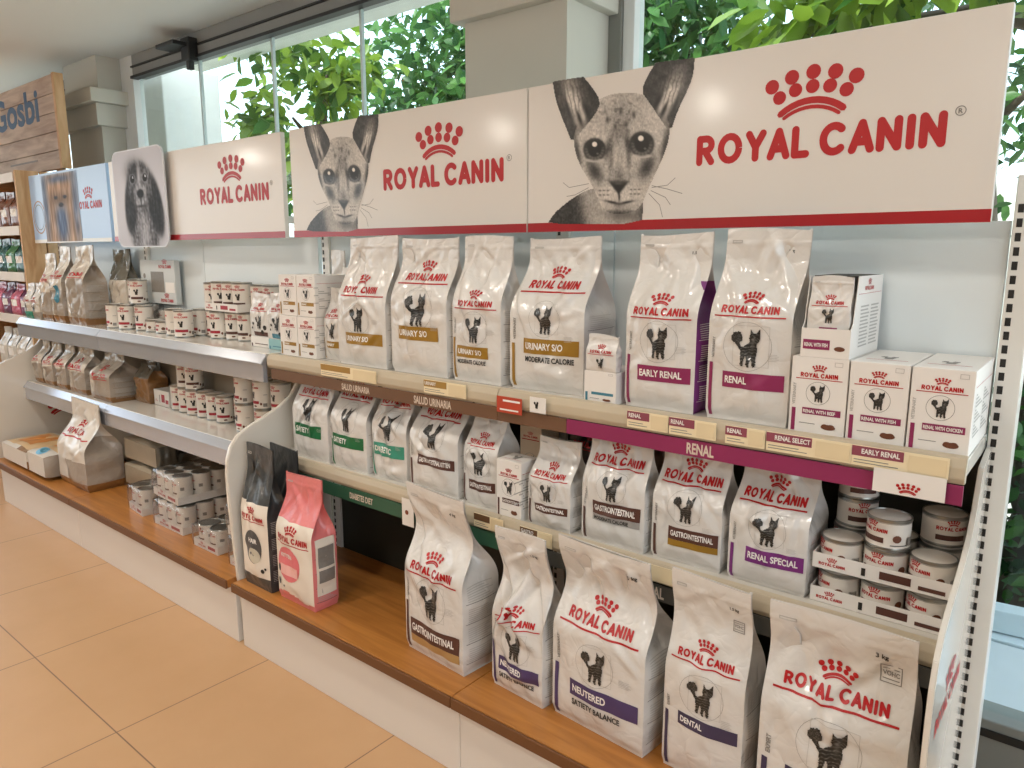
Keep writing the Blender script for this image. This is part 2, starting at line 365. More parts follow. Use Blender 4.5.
def tabby_ink(x, y):
    """standing long-haired tabby seen from the front, plume tail raised on the left"""
    global BODY2
    if BODY2 is None:
        BODY2 = dict(b=sp([(.27, .03), (.35, .02), (.365, .15), (.40, .27), (.43, .25), (.43, .01), (.52, .0), (.53, .2), (.56, .2), (.585, .01), (.68, .0), (.665, .2), (.68, .36), (.70, .5), (.68, .6), (.73, .66), (.765, .74), (.75, .84), (.67, .88), (.56, .87), (.485, .82), (.47, .72), (.5, .64), (.42, .58), (.34, .53), (.27, .45), (.25, .33), (.275, .2)], 1),
             e1=[(.485, .80), (.485, 1.0), (.58, .86)], e2=[(.655, .87), (.765, 1.01), (.76, .80)], t=sp([(.12, .6), (.2, .48), (.29, .38), (.35, .47), (.26, .55), (.22, .63)], 1))
    jx = (vnoise(x*60+5, y*60+5, 1.1, 21)-.5)*.028; jy = (vnoise(x*60+5, y*60+5, 1.1, 22)-.5)*.028; X = x+jx; Y = y+jy
    ta = np.arctan2(y-.73, x-.155); tail = ((X-.155)/.145)**2+((Y-.73)/.16)**2 < (1+.05*np.sin(ta*7)+.16*(vnoise(np.cos(ta)*9+20, np.sin(ta)*9+20, 1.2, 31)-.5)*2)
    bd = inside(X, Y, BODY2['b']); al = bd | tail | inside(x, y, BODY2['e1']) | inside(x, y, BODY2['e2']) | inside(X, Y, BODY2['t'])
    st = np.sin((y*1.0+.3*np.abs(x-.56))*78+5*vnoise(x*20, y*20, 1.6, 23)); L = .07+.42*np.clip(st*1.6-.5, 0, 1)*.8*(.3+vnoise(x*30, y*30, 1., 25))
    L = mixv(L, .06+.34*np.clip(vnoise(x*70, y*70, 1., 26)*1.6-.5, 0, 1), np.where(tail, .95, 0))
    L = mixv(L, .52, blob(x, y, .585, .70, .05, .06)*.8); L = mixv(L, .45, blob(x, y, .57, .55, .05, .12)*.55); L = mixv(L, .05, blob(x, y, .56, .775, .022, .016)); L = mixv(L, .05, blob(x, y, .675, .775, .022, .016)); L = mixv(L, .08, blob(x, y, .617, .715, .018, .012)); L = mixv(L, .5, blob(x, y, .615, .75, .014, .04)*.5)
    L = mixv(L, .04, blob(x, y, .545, .09, .012, .09)); L = mixv(L, .05, blob(x, y, .39, .1, .012, .1))
    L = np.clip(L, .02, .8); return np.stack([L, L*.98, L*.95], -1), al
PRINT = attr_mat('printed_ink', .4, .3)
def tabby(name, mapf, parent, n):
    return print_mesh(name, -.02, .8, -.01, 1.01, int(n*.82), n, tabby_ink, lambda X, Y: mapf(X, Y, .0011), parent, PRINT, True)
# ------------------------------------------------------------------ food bags
def sst(a, b, x):
    t = np.clip((x-a)/(b-a), 0, 1); return t*t*(3-2*t)
class BagShape:
    def __init__(s, W, D, H, seed, vs=.52, vf=.86, bulge=.012, wr=.006, topw=.97, sway=0., fold=0., gus=.45):
        s.W, s.D, s.H = W, D, H; s.vs, s.vf, s.bulge, s.wr, s.topw, s.sway, s.fold, s.gus = vs, vf, bulge, wr, topw, sway, fold, gus
        r = np.random.RandomState(seed); s.cr = []
        for k in range(16):
            hi = k < 11
            s.cr.append((r.uniform(.05, .95), r.uniform(.45, .93) if hi else r.uniform(.05, .5), r.uniform(-1.2, 1.2) if not hi else r.choice([-1, 1])*r.uniform(.5, 1.5), r.uniform(.018, .045) if hi else r.uniform(.025, .05), r.uniform(.10, .3), r.choice([-1, 1])*r.uniform(.4, 1.)*(1 if hi else .45)))
        s.ph = r.uniform(0, 6.28, 6)
    def d(s, v): return (s.D*(.9+.1*sst(0, .06, v)))*(1-sst(s.vs, s.vf, v))+.005
    def w(s, v): return s.W*(1-.03*np.sin(PI*np.clip(v/s.vf, 0, 1))*0-(1-s.topw)*sst(.4, 1, v))*(.97+.03*sst(0, .05, v))
    def wrk(s, u, v):
        x = (u-.5)*s.W/s.H; f = 0*u
        for uc, vc, an, lw, ll, A in s.cr:
            dx = x-(uc-.5)*s.W/s.H; dv = v-vc; c, t = math.cos(an), math.sin(an)
            p = -dx*t+dv*c; q = dx*c+dv*t; g = np.exp(-(q/ll)**2)
            f = f+A*g*(np.exp(-(p/lw)**2)-.7*np.exp(-((p-lw*1.5)/(lw*1.3))**2))
        f = f+.35*np.sin(9*u+s.ph[0]+3*v)*np.sin(7*v+s.ph[1])+.12*np.sin(23*u+11*v+s.ph[2])
        return f*s.wr*sst(0, .06, v)*(1-.75*sst(.9, .95, v))
    def cx(s, v): return s.sway*s.W*sst(.55, 1, v)
    def cy(s, v): return s.fold*s.D*sst(.6, 1, v)
    def front(s, u, v, off=0.):
        e = np.clip(4*u*(1-u), 0, 1)
        y = -s.d(v)/2-s.bulge*e*(1-sst(.55, .8, v))*sst(0, .15, v)-s.wrk(u, v)*e**.35-off
        y = y-.0022*np.exp(-((v-.925)/.006)**2)
        return np.stack([(u-.5)*s.w(v)+s.cx(v), y+s.cy(v), v*s.H-.004*np.sin(3*u+s.ph[3])*sst(.9, 1, v)], -1)
    def back(s, u, v): 
        p = s.front(u, v); e = np.clip(4*u*(1-u), 0, 1)
        return np.stack([p[..., 0], s.d(v)/2+s.bulge*.6*e*(1-sst(.55, .8, v))*sst(0, .15, v)+s.cy(v), p[..., 2]], -1)
    def side(s, t, v, sg=1, off=0.):
        g = s.gus*s.D*sst(s.vs-.1, s.vf-.05, v)*(1-sst(s.vf, 1, v)*.9)
        p = np.sin(PI*t); rib = min(.0035, .035*s.D)*np.sin(v*26+s.ph[4])*(1-sst(s.vs, s.vf, v))
        x = s.w(v)/2-g*p+(min(.006, .06*s.D)*p*(1-sst(.4, .75, v))*sst(0, .1, v))+rib*p+off
        return np.stack([sg*x+s.cx(v), s.d(v)*(t-.5)+s.cy(v), v*s.H+0*t], -1)
def bag_body(S, parent, mats, zone, nv=80, nu=48, ns=10):
    V = []; F = []; MI = []; o = 0
    v = np.linspace(0, 1, nv+1)
    for kind, nn in (('f', nu), ('r', ns), ('b', 10), ('l', ns)):
        t = np.linspace(0, 1, nn+1); T, VV = np.meshgrid(t, v)
        if kind == 'f': P = S.front(T, VV)
        elif kind == 'b': P = S.back(1-T, VV)
        elif kind == 'r': P = S.side(T, VV, 1)
        else: P = S.side(1-T, VV, -1)
        V.append(P.reshape(-1, 3))
        for j in range(nv):
            for i in range(nn):
                a = o+j*(nn+1)+i; F.append((a, a+1, a+nn+2, a+nn+1)); MI.append(zone(kind, (i+.5)/nn, (j+.5)/nv))
        o += P.shape[0]*P.shape[1]
    for vv, fl in ((0., 1), (1., 0)):
        c = [S.front(np.array([0.]), np.array([vv]))[0], S.front(np.array([1.]), np.array([vv]))[0], S.back(np.array([1.]), np.array([vv]))[0], S.back(np.array([0.]), np.array([vv]))[0]]
        V.append(np.array(c)); F.append((o, o+3, o+2, o+1) if fl else (o, o+1, o+2, o+3)); MI.append(zone('f', .5, vv)); o += 4
    return mesh('pouch', np.concatenate(V), F, mats, parent, MI, smooth=True)
def bag(label, x0, x1, yf, z, top, D, seed, band=None, words=None, sub=None, rz=0., lean=0., group=None, name='cat_food_bag', cat='pet food bag', fm=None, zone=None, mats=None,
        lod=10, side=None, strip=True, lz=.6, lw=.7, cz=(.29, .52), bz=(.175, .265), ring_=True, kg=None, cx=.5, subm=None, band2=None, vert='VETERINARY', seal=False, art=None, H=None, Hmax=9., bx=(.2, .98), **kw):
    W = x1-x0
    if H is None: H = min(aty(top[0], top[1], yf+D/2+kw.get('fold', 0)*D)[2]-z, Hmax)
    g = thing(name, label, cat, ((x0+x1)/2, yf+D/2, z+.0006), rz, group); g.rotation_euler = (lean, 0, rz)
    S = BagShape(W, D, H, seed, **kw)
    mats = mats or [fm or film]; zone = zone or (lambda k, u, v: 0)
    if side: mats = [fm or film, BAND[side]]; zone = lambda k, u, v: 1 if k in 'rl' and v < .74 else 0
    q = dict(nv=84, nu=48, ns=10) if lod > 7 else dict(nv=44, nu=22, ns=7)
    bag_body(S, g, mats, zone, **q)
    mf = lambda X, Z, off: S.front(X/W+.5, Z/H, off+.0006)
    ms = lambda T, Z, off: S.side(T, Z/H, 1, off+.0005)
    if art: art(g, S, W, H, mf, ms)
    if lw:
        L = logo(lod); w = W*lw; a = Art().add(tf(L, -w/2+(cx-.5)*W, lz*H, w), RED)
        ux = np.linspace(-.5*W*.86, .5*W*.86, 25); uz = lz*H-.036*W+.0*ux
        a.add(stroke(np.column_stack([ux, uz]), .008*W, 5, False), RED); a.build('brand_logo', mf, g)
    if cz:
        h = (cz[1]-cz[0])*H; h = min(h, W*.62); x = -.4*h+(cx-.5)*W
        tabby('cat_picture', lambda X, Z, off: mf(x+X*h, cz[0]*H+Z*h, off), g, 64 if lod > 7 else 26)
        if ring_: Art().add(ring(x+.42*h, cz[0]*H+.52*h, .62*h, .005*h+.0002), GREY).add(frame(x+.05*h, cz[0]*H+.02*h, x+.98*h, cz[0]*H+1.05*h, .009*h), LGREY).build('picture_ring', mf, g)
    if band:
        b0, b1 = bz[0]*H, bz[1]*H; xa, xb = (bx[0]-.5)*W*.94, (bx[1]-.5)*W*.94; bh = b1-b0
        a = Art().add(grid(xa, b0, xb, b1, 40, 8), BAND[band])
        if words:
            if lod > 7: a.add(cut(fit(words, xa+.035*W, b0+bh*.3, bh*.42, (xb-xa)*.86, .78), .02), INKW, 1)
            else: a.add(fit(words, xa+.035*W, b0+bh*.3, bh*.42, (xb-xa)*.86, .78), INKW, 1)
        if sub: a.add(fit(sub, xa+.03*W, b0-bh*(.4 if band2 else .52), bh*(.26 if band2 else .34), (xb-xa)*.9, .8), subm or DARK, 1)
        if band2: a.add(grid(xa, b0-.5*bh, xb, b0, 40, 4), band2)
        if strip: a.add(grid(-.465*W, .02*H, -.42*W, .31*H, 1, 8), BAND[band])
        a.build('name_band', mf, g)
    if kg or lod > 8:
        a = Art()
        if kg: a.add(cut(fit(kg, .24*W, .885*H, .035*W, .2*W), .008), DARK, 2)
        a.add(frame(-.43*W, .93*H, -.3*W, .945*H, .002, 2), LGREY)
        if vert and strip and band and lod > 7:
            V, F = fit(vert, 0, 0, .038*W, .24*H, .8); a.add(cut((np.column_stack([-.405*W-V[:, 1]*.9, .335*H+V[:, 0]]), F), .012), GREY)
        if seal:
            a.add(frame(.27*W, .78*H, .41*W, .78*H+.14*W, .0016, 6), GREY).add(cut(fit('VOHC', .285*W, .78*H+.055*W, .034*W, .11*W), .01), GREY, 1)
            for k in (0, 1): a.add(grid(.285*W, .78*H+(.025+.08*k)*W, .395*W, .78*H+(.032+.08*k)*W, 4, 1), GREY)
        if ring_ and lod > 7:
            for k in range(5): a.add(grid(.26*W, (.34+.008*k)*H, (.36+.02*(k % 2))*W, (.342+.008*k)*H, 2, 1), LGREY)
        a.build('small_print', mf, g)
    if lod > 8 or (D >= .1 and z < 1.1 and lod < 7):
        a = Art(); c = BAND['grey'] if not side else INKW
        for b in range(4):
            z0 = (.07+.115*b)*H; a.add(grid(.08, z0, .92, z0+.003*H, 6, 1), c)
            for k in range(7): a.add(grid(.14, z0+(.012+.012*k)*H, .84-.1*((k*7+b) % 3), z0+(.0155+.012*k)*H, 5, 1), LGREY if not side else INKW)
        a.build('side_print', ms, g)
    return g

# ------------------------------------------------------------------ cartons, cans, packs
def front_map(y): return lambda X, Z, off: np.stack([X, y-off+0*X, Z], -1)
def carton(label, x0, x1, yf, z, h, dep, band=None, words=None, rz=0., group=None, lod=10, name='pouch_carton', cat='pet food box', dish=True, topart=True, lw=.66, bodymat=None, parts='lcbs'):
    W = x1-x0; g = thing(name, label, cat, ((x0+x1)/2, yf, z+.0006), rz, group)
    box('carton', (-W/2, 0, 0), (W/2, dep, h), bodymat or card, g, .0012)
    mf = front_map(0)
    w = W*lw
    if 'l' in parts:
        a = Art().add(tf(logo(lod), -w/2, .74*h, w), RED).add(grid(-w*.62, .715*h, w*.62, .725*h, 2, 1), RED); a.build('brand_logo', mf, g)
    if 'c' in parts:
        c = min(.24*h, W*.5); tabby('cat_picture', lambda X, Z, off: mf(-.42*c+X*c, .42*h+Z*c, off), g, 44 if lod > 7 else 24); Art().add(ring(0, .42*h+.5*c, .62*c, .0007), GREY).build('picture_ring', mf, g)
    if band:
        a = Art().add(grid(-.26*W, .26*h, .42*W, .345*h, 2, 1), BAND[band])
        if words: a.add(fit(words, -.24*W, .28*h, .042*h, .62*W, .8), INKW, 1)
        a.add(grid(-.45*W, .03*h, -.38*W, .33*h, 1, 1), BAND[band]); a.build('name_band', mf, g)
    a = Art()
    if dish:
        a.add(circ(.22*W, .115*h, .13*W, 16, .035*h), brownink).add(circ(.16*W, .13*h, .06*W, 12, .025*h), brownink).add(circ(.27*W, .132*h, .06*W, 12, .024*h), brownink); a.add(stroke([(-.3*W, .14*h), (-.02*W, .14*h)], .0006, 4), GREY)
        a.add(frame(.26*W, .9*h, .4*W, .955*h, .0007, 1), LGREY)
    if lod > 7: a.add((fit('VETERINARY', 0, 0, .05*W)[0][:, ::-1]*[-1, 1]+[-.4*W, .37*h], text('VETERINARY')[1]), LGREY)
    if a.L: a.build('small_print', mf, g)
    if 's' in parts:
        a = Art(); sm = lambda X, Z, off: np.stack([W/2+off+0*X, X, Z], -1)
        for k in range(2):
            for j in range(12): a.add(grid(.1*dep+.42*dep*k, (.2+.045*j)*h, (.44+.42*k)*dep-.02*((j*5) % 4), (.22+.045*j)*h, 1, 1), LGREY)
        a.add(grid(.05*dep, .8*h, .95*dep, .806*h, 1, 1), RED).build('side_print', sm, g)
    if topart:
        a = Art(); tm = lambda X, Y, off: np.stack([X, Y, h+off+0*X], -1); d, l = catpic(); c = .4*W
        a.add(tf(d, -.2*W, .3*dep, c), GREY).add(grid(-.36*W, .22*dep, .36*W, .235*dep, 1, 1), RED).build('top_print', tm, g)
    return g
CANS = {}
def can_proto(kind, r, h, band, lod=7):
    k = kind
    g = thing('food_can', 'x', 'pet food can', (0, 0, 0))
    lathe('can_body', [(r*.93, 0), (r, .002), (r, .005), (r*.985, .007), (r*.985, h-.007), (r, h-.005), (r, h-.001), (r*.96, h)], canpaper, g, 28)
    lathe('lid', [(r*.99, h-.0065), (r*1.012, h-.003), (r*1.012, h+.001), (r*.95, h+.0012), (r*.93, h-.002), (r*.6, h-.0015), (r*.58, h-.0025)], steel, g, 28)
    lathe('bottom_rim', [(r*.95, -.0005), (r*1.01, .0), (r*1.01, .004), (r*.99, .0055)], steel, g, 28)
    mp = lambda X, Z, off: np.stack([(r*.985+off)*np.sin(X/r), -(r*.985+off)*np.cos(X/r), Z], -1)
    a = Art(); w = r*1.5
    if h > .08:
        a.add(cut(tf(logo(lod), -w/2, .72*h, w), .006), RED); d, l = catpic(); a.add(tf(d, -.1*h, .38*h, .25*h), DARK).add(grid(-.5*w, .2*h, .5*w, .3*h, 6, 1), BAND[band]).add(circ(.2*w, .12*h, .14*w, 10, .03*h), brownink)
        a.add(grid(1.15*r, .1*h, 1.55*r, .22*h, 4, 1), GREY).add(grid(1.2*r, .5*h, 1.6*r, .53*h, 4, 1), LGREY).add(circ(.95*r, .2*h, .12*r, 8, .05*h), brownink)
    else:
        a.add(cut(tf(logo(lod), -.8*w, .56*h, w), .006), RED).add(grid(-.8*w, .22*h, .1*w, .4*h, 6, 1), BAND[band]).add(circ(.5*w, .4*h, .14*w, 10, .13*h), brownink).add(grid(.3*w, .16*h, .85*w, .19*h, 4, 1), DARK)
        for q in range(7): a.add(grid((1.25+.07*q)*r, .15*h, (1.28+.07*q)*r, .45*h, 1, 1), DARK)
    a.build('can_label', mp, g)
    return g
def can(kind, p, rz, label, group):
    if kind not in CANS:
        CANS[kind] = can_proto(kind, *dict(tallred=(.037, .107, 'red'), tallbrown=(.037, .107, 'brown'), tallviolet=(.037, .107, 'violet'), small=(.038, .056, 'brown'), flat=(.04, .05, 'red'))[kind]); r = CANS[kind]
        r.location = p; r.rotation_euler = (0, 0, rz); r['label'] = label; r['group'] = group
        return r
    return dup(CANS[kind], p, rz, label, group)
def tray(label, x0, x1, yf, z, dep, lip, cat='can tray', group=None, name='can_tray', rz=0., mark=True, band='brown'):
    W = x1-x0; g = thing(name, label, cat, ((x0+x1)/2, yf, z), rz, group); t = .0015
    box('tray_floor', (-W/2, 0, 0), (W/2, dep, t), card, g, 0)
    box('front_wall', (-W/2, 0, t), (W/2, t, lip), card, g, 0); box('back_wall', (-W/2, dep-t, t), (W/2, dep, lip), card, g, 0)
    for s in (-1, 1): box('side_wall', (s*W/2-(t if s > 0 else 0), t, t), (s*W/2+(t if s < 0 else 0), dep-t, lip), card, g, 0)
    if mark:
        a = Art(); a.add(tf(logo(6), -.45*W, lip*.25, W*.2), RED).add(grid(.0*W, .25*lip, .22*W, .75*lip, 1, 1), BAND[band]).add(grid(.27*W, .2*lip, .45*W, .45*lip, 1, 1), BAND[band]).add(grid(-.13*W, .2*lip, -.1*W, .7*lip, 1, 1), DARK); a.build('tray_print', front_map(0), g)
    return g
def multipack(label, c, rz, nx, ny, z, r=.0365, h=.105, lip=.03):
    """printed tray of cans sealed in clear shrink film"""
    W = nx*2*r+.006; D = ny*2*r+.006; g = thing('can_multipack', label, 'shrink-wrapped cans', (c[0], c[1], z+.001), rz, None)
    bm = bmesh.new(); bmesh.ops.create_cube(bm, size=1)
    for v in bm.verts: v.co = Vector((v.co.x*W, v.co.y*D, (v.co.z+.5)*lip))
    top = [f for f in bm.faces if f.normal.z > .9]; bmesh.ops.delete(bm, geom=top, context='FACES')
    me = bpy.data.meshes.new('tray'); bm.to_mesh(me); bm.free(); t = link('tray', me, card, g)
    Art().add(tf(logo(6), -.3*W, lip*.3, W*.3), RED).add(grid(.1*W, .3*lip, .4*W, .7*lip, 1, 1), BAND['red']).build('tray_print', front_map(-D/2), t)
    first = None
    for i in range(nx):
        for j in range(ny):
            p = (-W/2+.003+r+2*r*i, -D/2+.003+r+2*r*j, .001)
            if first is None:
                first = lathe('can', [(r*.93, 0), (r, .002), (r*.985, .006), (r*.985, h-.006), (r, h-.003), (r*.96, h), (r*.9, h-.003), (r*.5, h-.002)], canpaper, g, 24); first.location = p
                lathe('can_lid', [(r*.96, h-.004), (r*1.0, h-.001), (r*.95, h+.001), (r*.9, h-.001), (r*.5, h-.0012)], steel, first, 24)
                mp = lambda X, Z, off: np.stack([(r*.985+off)*np.sin(X/r), -(r*.985+off)*np.cos(X/r), Z], -1)
                Art().add(cut(tf(logo(5), -r*.5, .7*h, r), .008), RED).add(grid(-.5*r, .36*h, .5*r, .42*h, 4, 1), BAND['brown']).add(grid(.9*r, .5*h, 1.3*r, .62*h, 3, 1), GREY).build('can_label', mp, first)
            else:
                c2 = first.copy(); COL.objects.link(c2); c2.parent = g; c2.location = p
                for q in list(first.children): q2 = q.copy(); COL.objects.link(q2); q2.parent = c2
    # film: a slightly sagging skin around the block
    n = 14; V = []; F = []; rn = random.Random(len(label))
    for k, zc in enumerate((.002, .02, .05, .08, h-.004, h+.003)):
        for q in range(n*4):
            s, f = divmod(q, n); f = f/n; a = W/2+.003; b = D/2+.003
            p = [(-a+2*a*f, -b), (a, -b+2*b*f), (a-2*a*f, b), (-a, b-2*b*f)][s]; cr = 1-(.12 if k == 5 else 0)
            m = 1+.02*math.sin(q*1.7+k)+rn.uniform(-.012, .012); V.append((p[0]*cr*m, p[1]*cr*m, zc+rn.uniform(-.003, .003)*(k > 1)))
    m = n*4
    for k in range(5):
        for q in range(m): F.append((k*m+q, k*m+(q+1) % m, (k+1)*m+(q+1) % m, (k+1)*m+q))
    F.append(tuple(5*m+q for q in range(m)))
    mesh('shrink_film', V, F, wrap, g, smooth=True)
    return g

# ------------------------------------------------------------------ the room
def strc(o, nm=None): o['kind'] = 'structure'; return o
def tile_mat():
    m = bpy.data.materials.new('floor_tiles'); m.use_nodes = True; nt = m.node_tree; b = nt.nodes['Principled BSDF']
    tc = nt.nodes.new('ShaderNodeTexCoord'); mp = nt.nodes.new('ShaderNodeMapping'); mp.inputs['Location'].default_value = (2.005+.605*20, -.73+.605*20, 0)
    br = nt.nodes.new('ShaderNodeTexBrick'); br.offset = 0; br.inputs['Scale'].default_value = 1; br.inputs['Brick Width'].default_value = .605; br.inputs['Row Height'].default_value = .605
    br.inputs['Mortar Size'].default_value = .0022; br.inputs['Mortar Smooth'].default_value = .3
    nz = nt.nodes.new('ShaderNodeTexNoise'); nz.inputs['Scale'].default_value = 6; nz.inputs['Detail'].default_value = 6
    cr = nt.nodes.new('ShaderNodeValToRGB'); cr.color_ramp.elements[0].color = (*lin('#c29a70'), 1); cr.color_ramp.elements[1].color = (*lin('#cda57c'), 1)
    br.inputs['Mortar'].default_value = (*lin('#80664c'), 1)
    nt.links.new(tc.outputs['Object'], mp.inputs[0]); nt.links.new(mp.outputs[0], br.inputs['Vector']); nt.links.new(tc.outputs['Object'], nz.inputs['Vector']); nt.links.new(nz.outputs['Fac'], cr.inputs[0])
    nt.links.new(cr.outputs[0], br.inputs['Color1']); nt.links.new(cr.outputs[0], br.inputs['Color2']); nt.links.new(br.outputs['Color'], b.inputs['Base Color'])
    b.inputs['Roughness'].default_value = .38
    bp = nt.nodes.new('ShaderNodeBump'); bp.inputs['Strength'].default_value = .25; bp.inputs['Distance'].default_value = .002; bp.invert = True
    nt.links.new(br.outputs['Fac'], bp.inputs['Height']); nt.links.new(bp.outputs['Normal'], b.inputs['Normal'])
    return m
RX0, RX1, RY0, YW, ZC = -8., 2.2, -4.5, 2.1, 2.405
strc(box('floor', (RX0, RY0, -.1), (RX1, YW+.02, 0), tile_mat(), None, 0))
ceilm = M('ceiling_paint', '#e9ecea', .85, var=.02, scale=2)
strc(box('ceiling', (RX0-.2, RY0-.2, ZC), (RX1+.2, YW+.3, ZC+.15), ceilm, None, 0))
strc(box('wall_left', (RX0-.2, RY0, 0), (RX0, YW, 1.0), roomw, None, 0)); strc(box('wall_left', (RX0-.2, RY0, 2.3), (RX0, YW, ZC), roomw, None, 0)); strc(box('wall_right', (RX1, RY0, 0), (RX1+.2, -1.6, ZC), roomw, None, 0)); strc(box('wall_right', (RX1, -1.6, 2.25), (RX1+.2, YW, ZC), roomw, None, 0)); strc(box('wall_right', (RX1, -1.6, 0), (RX1+.2, YW, .3), roomw, None, 0))  # unseen side walls; wide openings added to bring in bluish side light
# wall behind the camera, closed along its whole width
for n_, a, b in (('wall_front', (RX0, RY0-.2, 0), (-6.5, RY0, ZC)), ('wall_front', (1., RY0-.2, 0), (RX1, RY0, ZC)), ('wall_front', (-6.5, RY0-.2, 2.2), (1., RY0, ZC)), ('wall_front', (-6.5, RY0-.2, 0), (1., RY0, 2.2))):
    strc(box(n_, a, b, roomw, None, 0))
# window wall: pillars, head track, glass leaves
pw = wallm
def pillar(x0, x1, y0):
    prism('wall_back', [(x0, y0), (x1, y0), (x1, YW+.02), (x0, YW+.02)], 'z', 0, ZC, pw)['kind'] = 'structure'
    for k, (e, za, zb) in enumerate(((.035, 2.02, 2.14), (.075, 2.14, 2.215))):
        strc(box('trim_%d' % (k+1), (x0-e, y0-e, za), (x1+e, YW+.02, zb), pw, None, .004))
pillar(-5.06, -4.6, 1.93); pillar(-1.69, -1.296, 1.84)
strc(box('window_1', (-4.6, 2.06, .0), (-4.45, 2.12, ZC), winwhite, None, .003)).name = 'trim_3'
for i, (xa, xb) in enumerate(((-4.45, -1.69), (-1.296, RX1), (-8., -5.06))):
    w = thing('window_%d' % (i+1), None, None, (0, 0, 0)); w['kind'] = 'structure'
    box('head_track', (xa, 2.06, 2.285), (xb, 2.14, ZC-.001), headm, w, .003); box('track_lip', (xa, 2.045, 2.275), (xb, 2.09, 2.29), black, w, .002); box('track_groove', (xa, 2.05, 2.335), (xb, 2.06, 2.343), black, w, 0)
    box('bottom_rail', (xa, 2.05, .0), (xb, 2.15, .15), greyframe, w, .004); box('rail_groove', (xa, 2.045, .105), (xb, 2.05, .125), black, w, 0)
    cuts = {0: [-4.45, -3.78, -3.13, -2.5, -1.69], 1: [-1.21, .0+.35, 1.3, RX1], 2: [-8, -6.5, -5.06]}[i]
    for k in range(len(cuts)-1):
        p = box('pane', (cuts[k]+.004, 2.095, .15), (cuts[k+1]-.004, 2.105, 2.28), glass, w, 0)
    for c in cuts[1:-1]: box('glass_joint', (c-.006, 2.092, .15), (c+.006, 2.108, 2.28), M('joint_seal', '#c8d4d4', .3), w, 0)
    if i == 1: box('jamb', (-1.296, 2.06, .0), (-1.25, 2.14, 2.29), greyframe, w, .003); box('sash_stile', (-1.25, 2.07, .15), (-1.21, 2.13, 2.28), winwhite, w, .003)
    if i == 0:
        box('hinge_block', (-3.80, 2.01, 2.26), (-3.72, 2.06, 2.37), black, w, .004); box('hinge_arm', (-3.92, 1.94, 2.325), (-3.74, 2.03, 2.345), black, w, .004); box('hinge_pin', (-3.775, 2.02, 2.22), (-3.745, 2.05, 2.27), black, w, .004)
# outside: eave beam, terrace, low kerb
outw = M('outside_render', '#e9e8e2', .8)
strc(box('trim_4', (-9, 2.9, aty(273, 52, 3.15)[2]), (3, 3.15, 2.95), outw, None, .01))
strc(box('ground', (-16, YW+.02, -.3), (8, 16, -.02), M('outside_ground', '#c9c4b8', .9, var=.1, scale=3), None, 0))
strc(box('trim_5', (-9, YW+.08, -.02), (3, 2.62, .10), M('sill_stone', '#cfd3d6', .4), None, .006))
strc(box('trim_6', (-5.35, 2.45, 0), (-4.9, 2.85, 2.5), outw, None, .01))

# ------------------------------------------------------------------ shelving
ZU, ZM, ZB = .972, .64, .235
def adopt(root):
    for c in root.children: c.location = c.location-root.location
def wmap(y): return lambda X, Z, off: np.stack([X, y-off+0*X, Z], -1)
END = [(1.225, 0), (1.203, .25), (1.19, .5), (1.189, .6), (1.194, .65), (1.208, .69), (1.235, .722), (1.28, .745), (1.33, .765), (1.39, .79), (1.44, .822), (1.468, .86), (1.50, .93), (1.59, .95), (1.59, 0)]
def smoothprof(p, n=3):
    q = []
    for i in range(len(p)): q.append(p[i])
    return q
def post(g, x, ztop=1.44):
    p = box('upright_post', (x-.020, 1.592, 0), (x+.020, 1.650, ztop), white_metal, g, .002)
    V = []; F = []; z = .2; o = 0
    while z < ztop-.05:
        for s in (-.010,):
            V += [(x+s-.0045, 1.5915, z), (x+s+.0045, 1.5915, z), (x+s+.0045, 1.5915, z+.015), (x+s-.0045, 1.5915, z+.015)]; F.append((o, o+1, o+2, o+3)); o += 4
        z += .025
    mesh('slots', V, F, black, p)
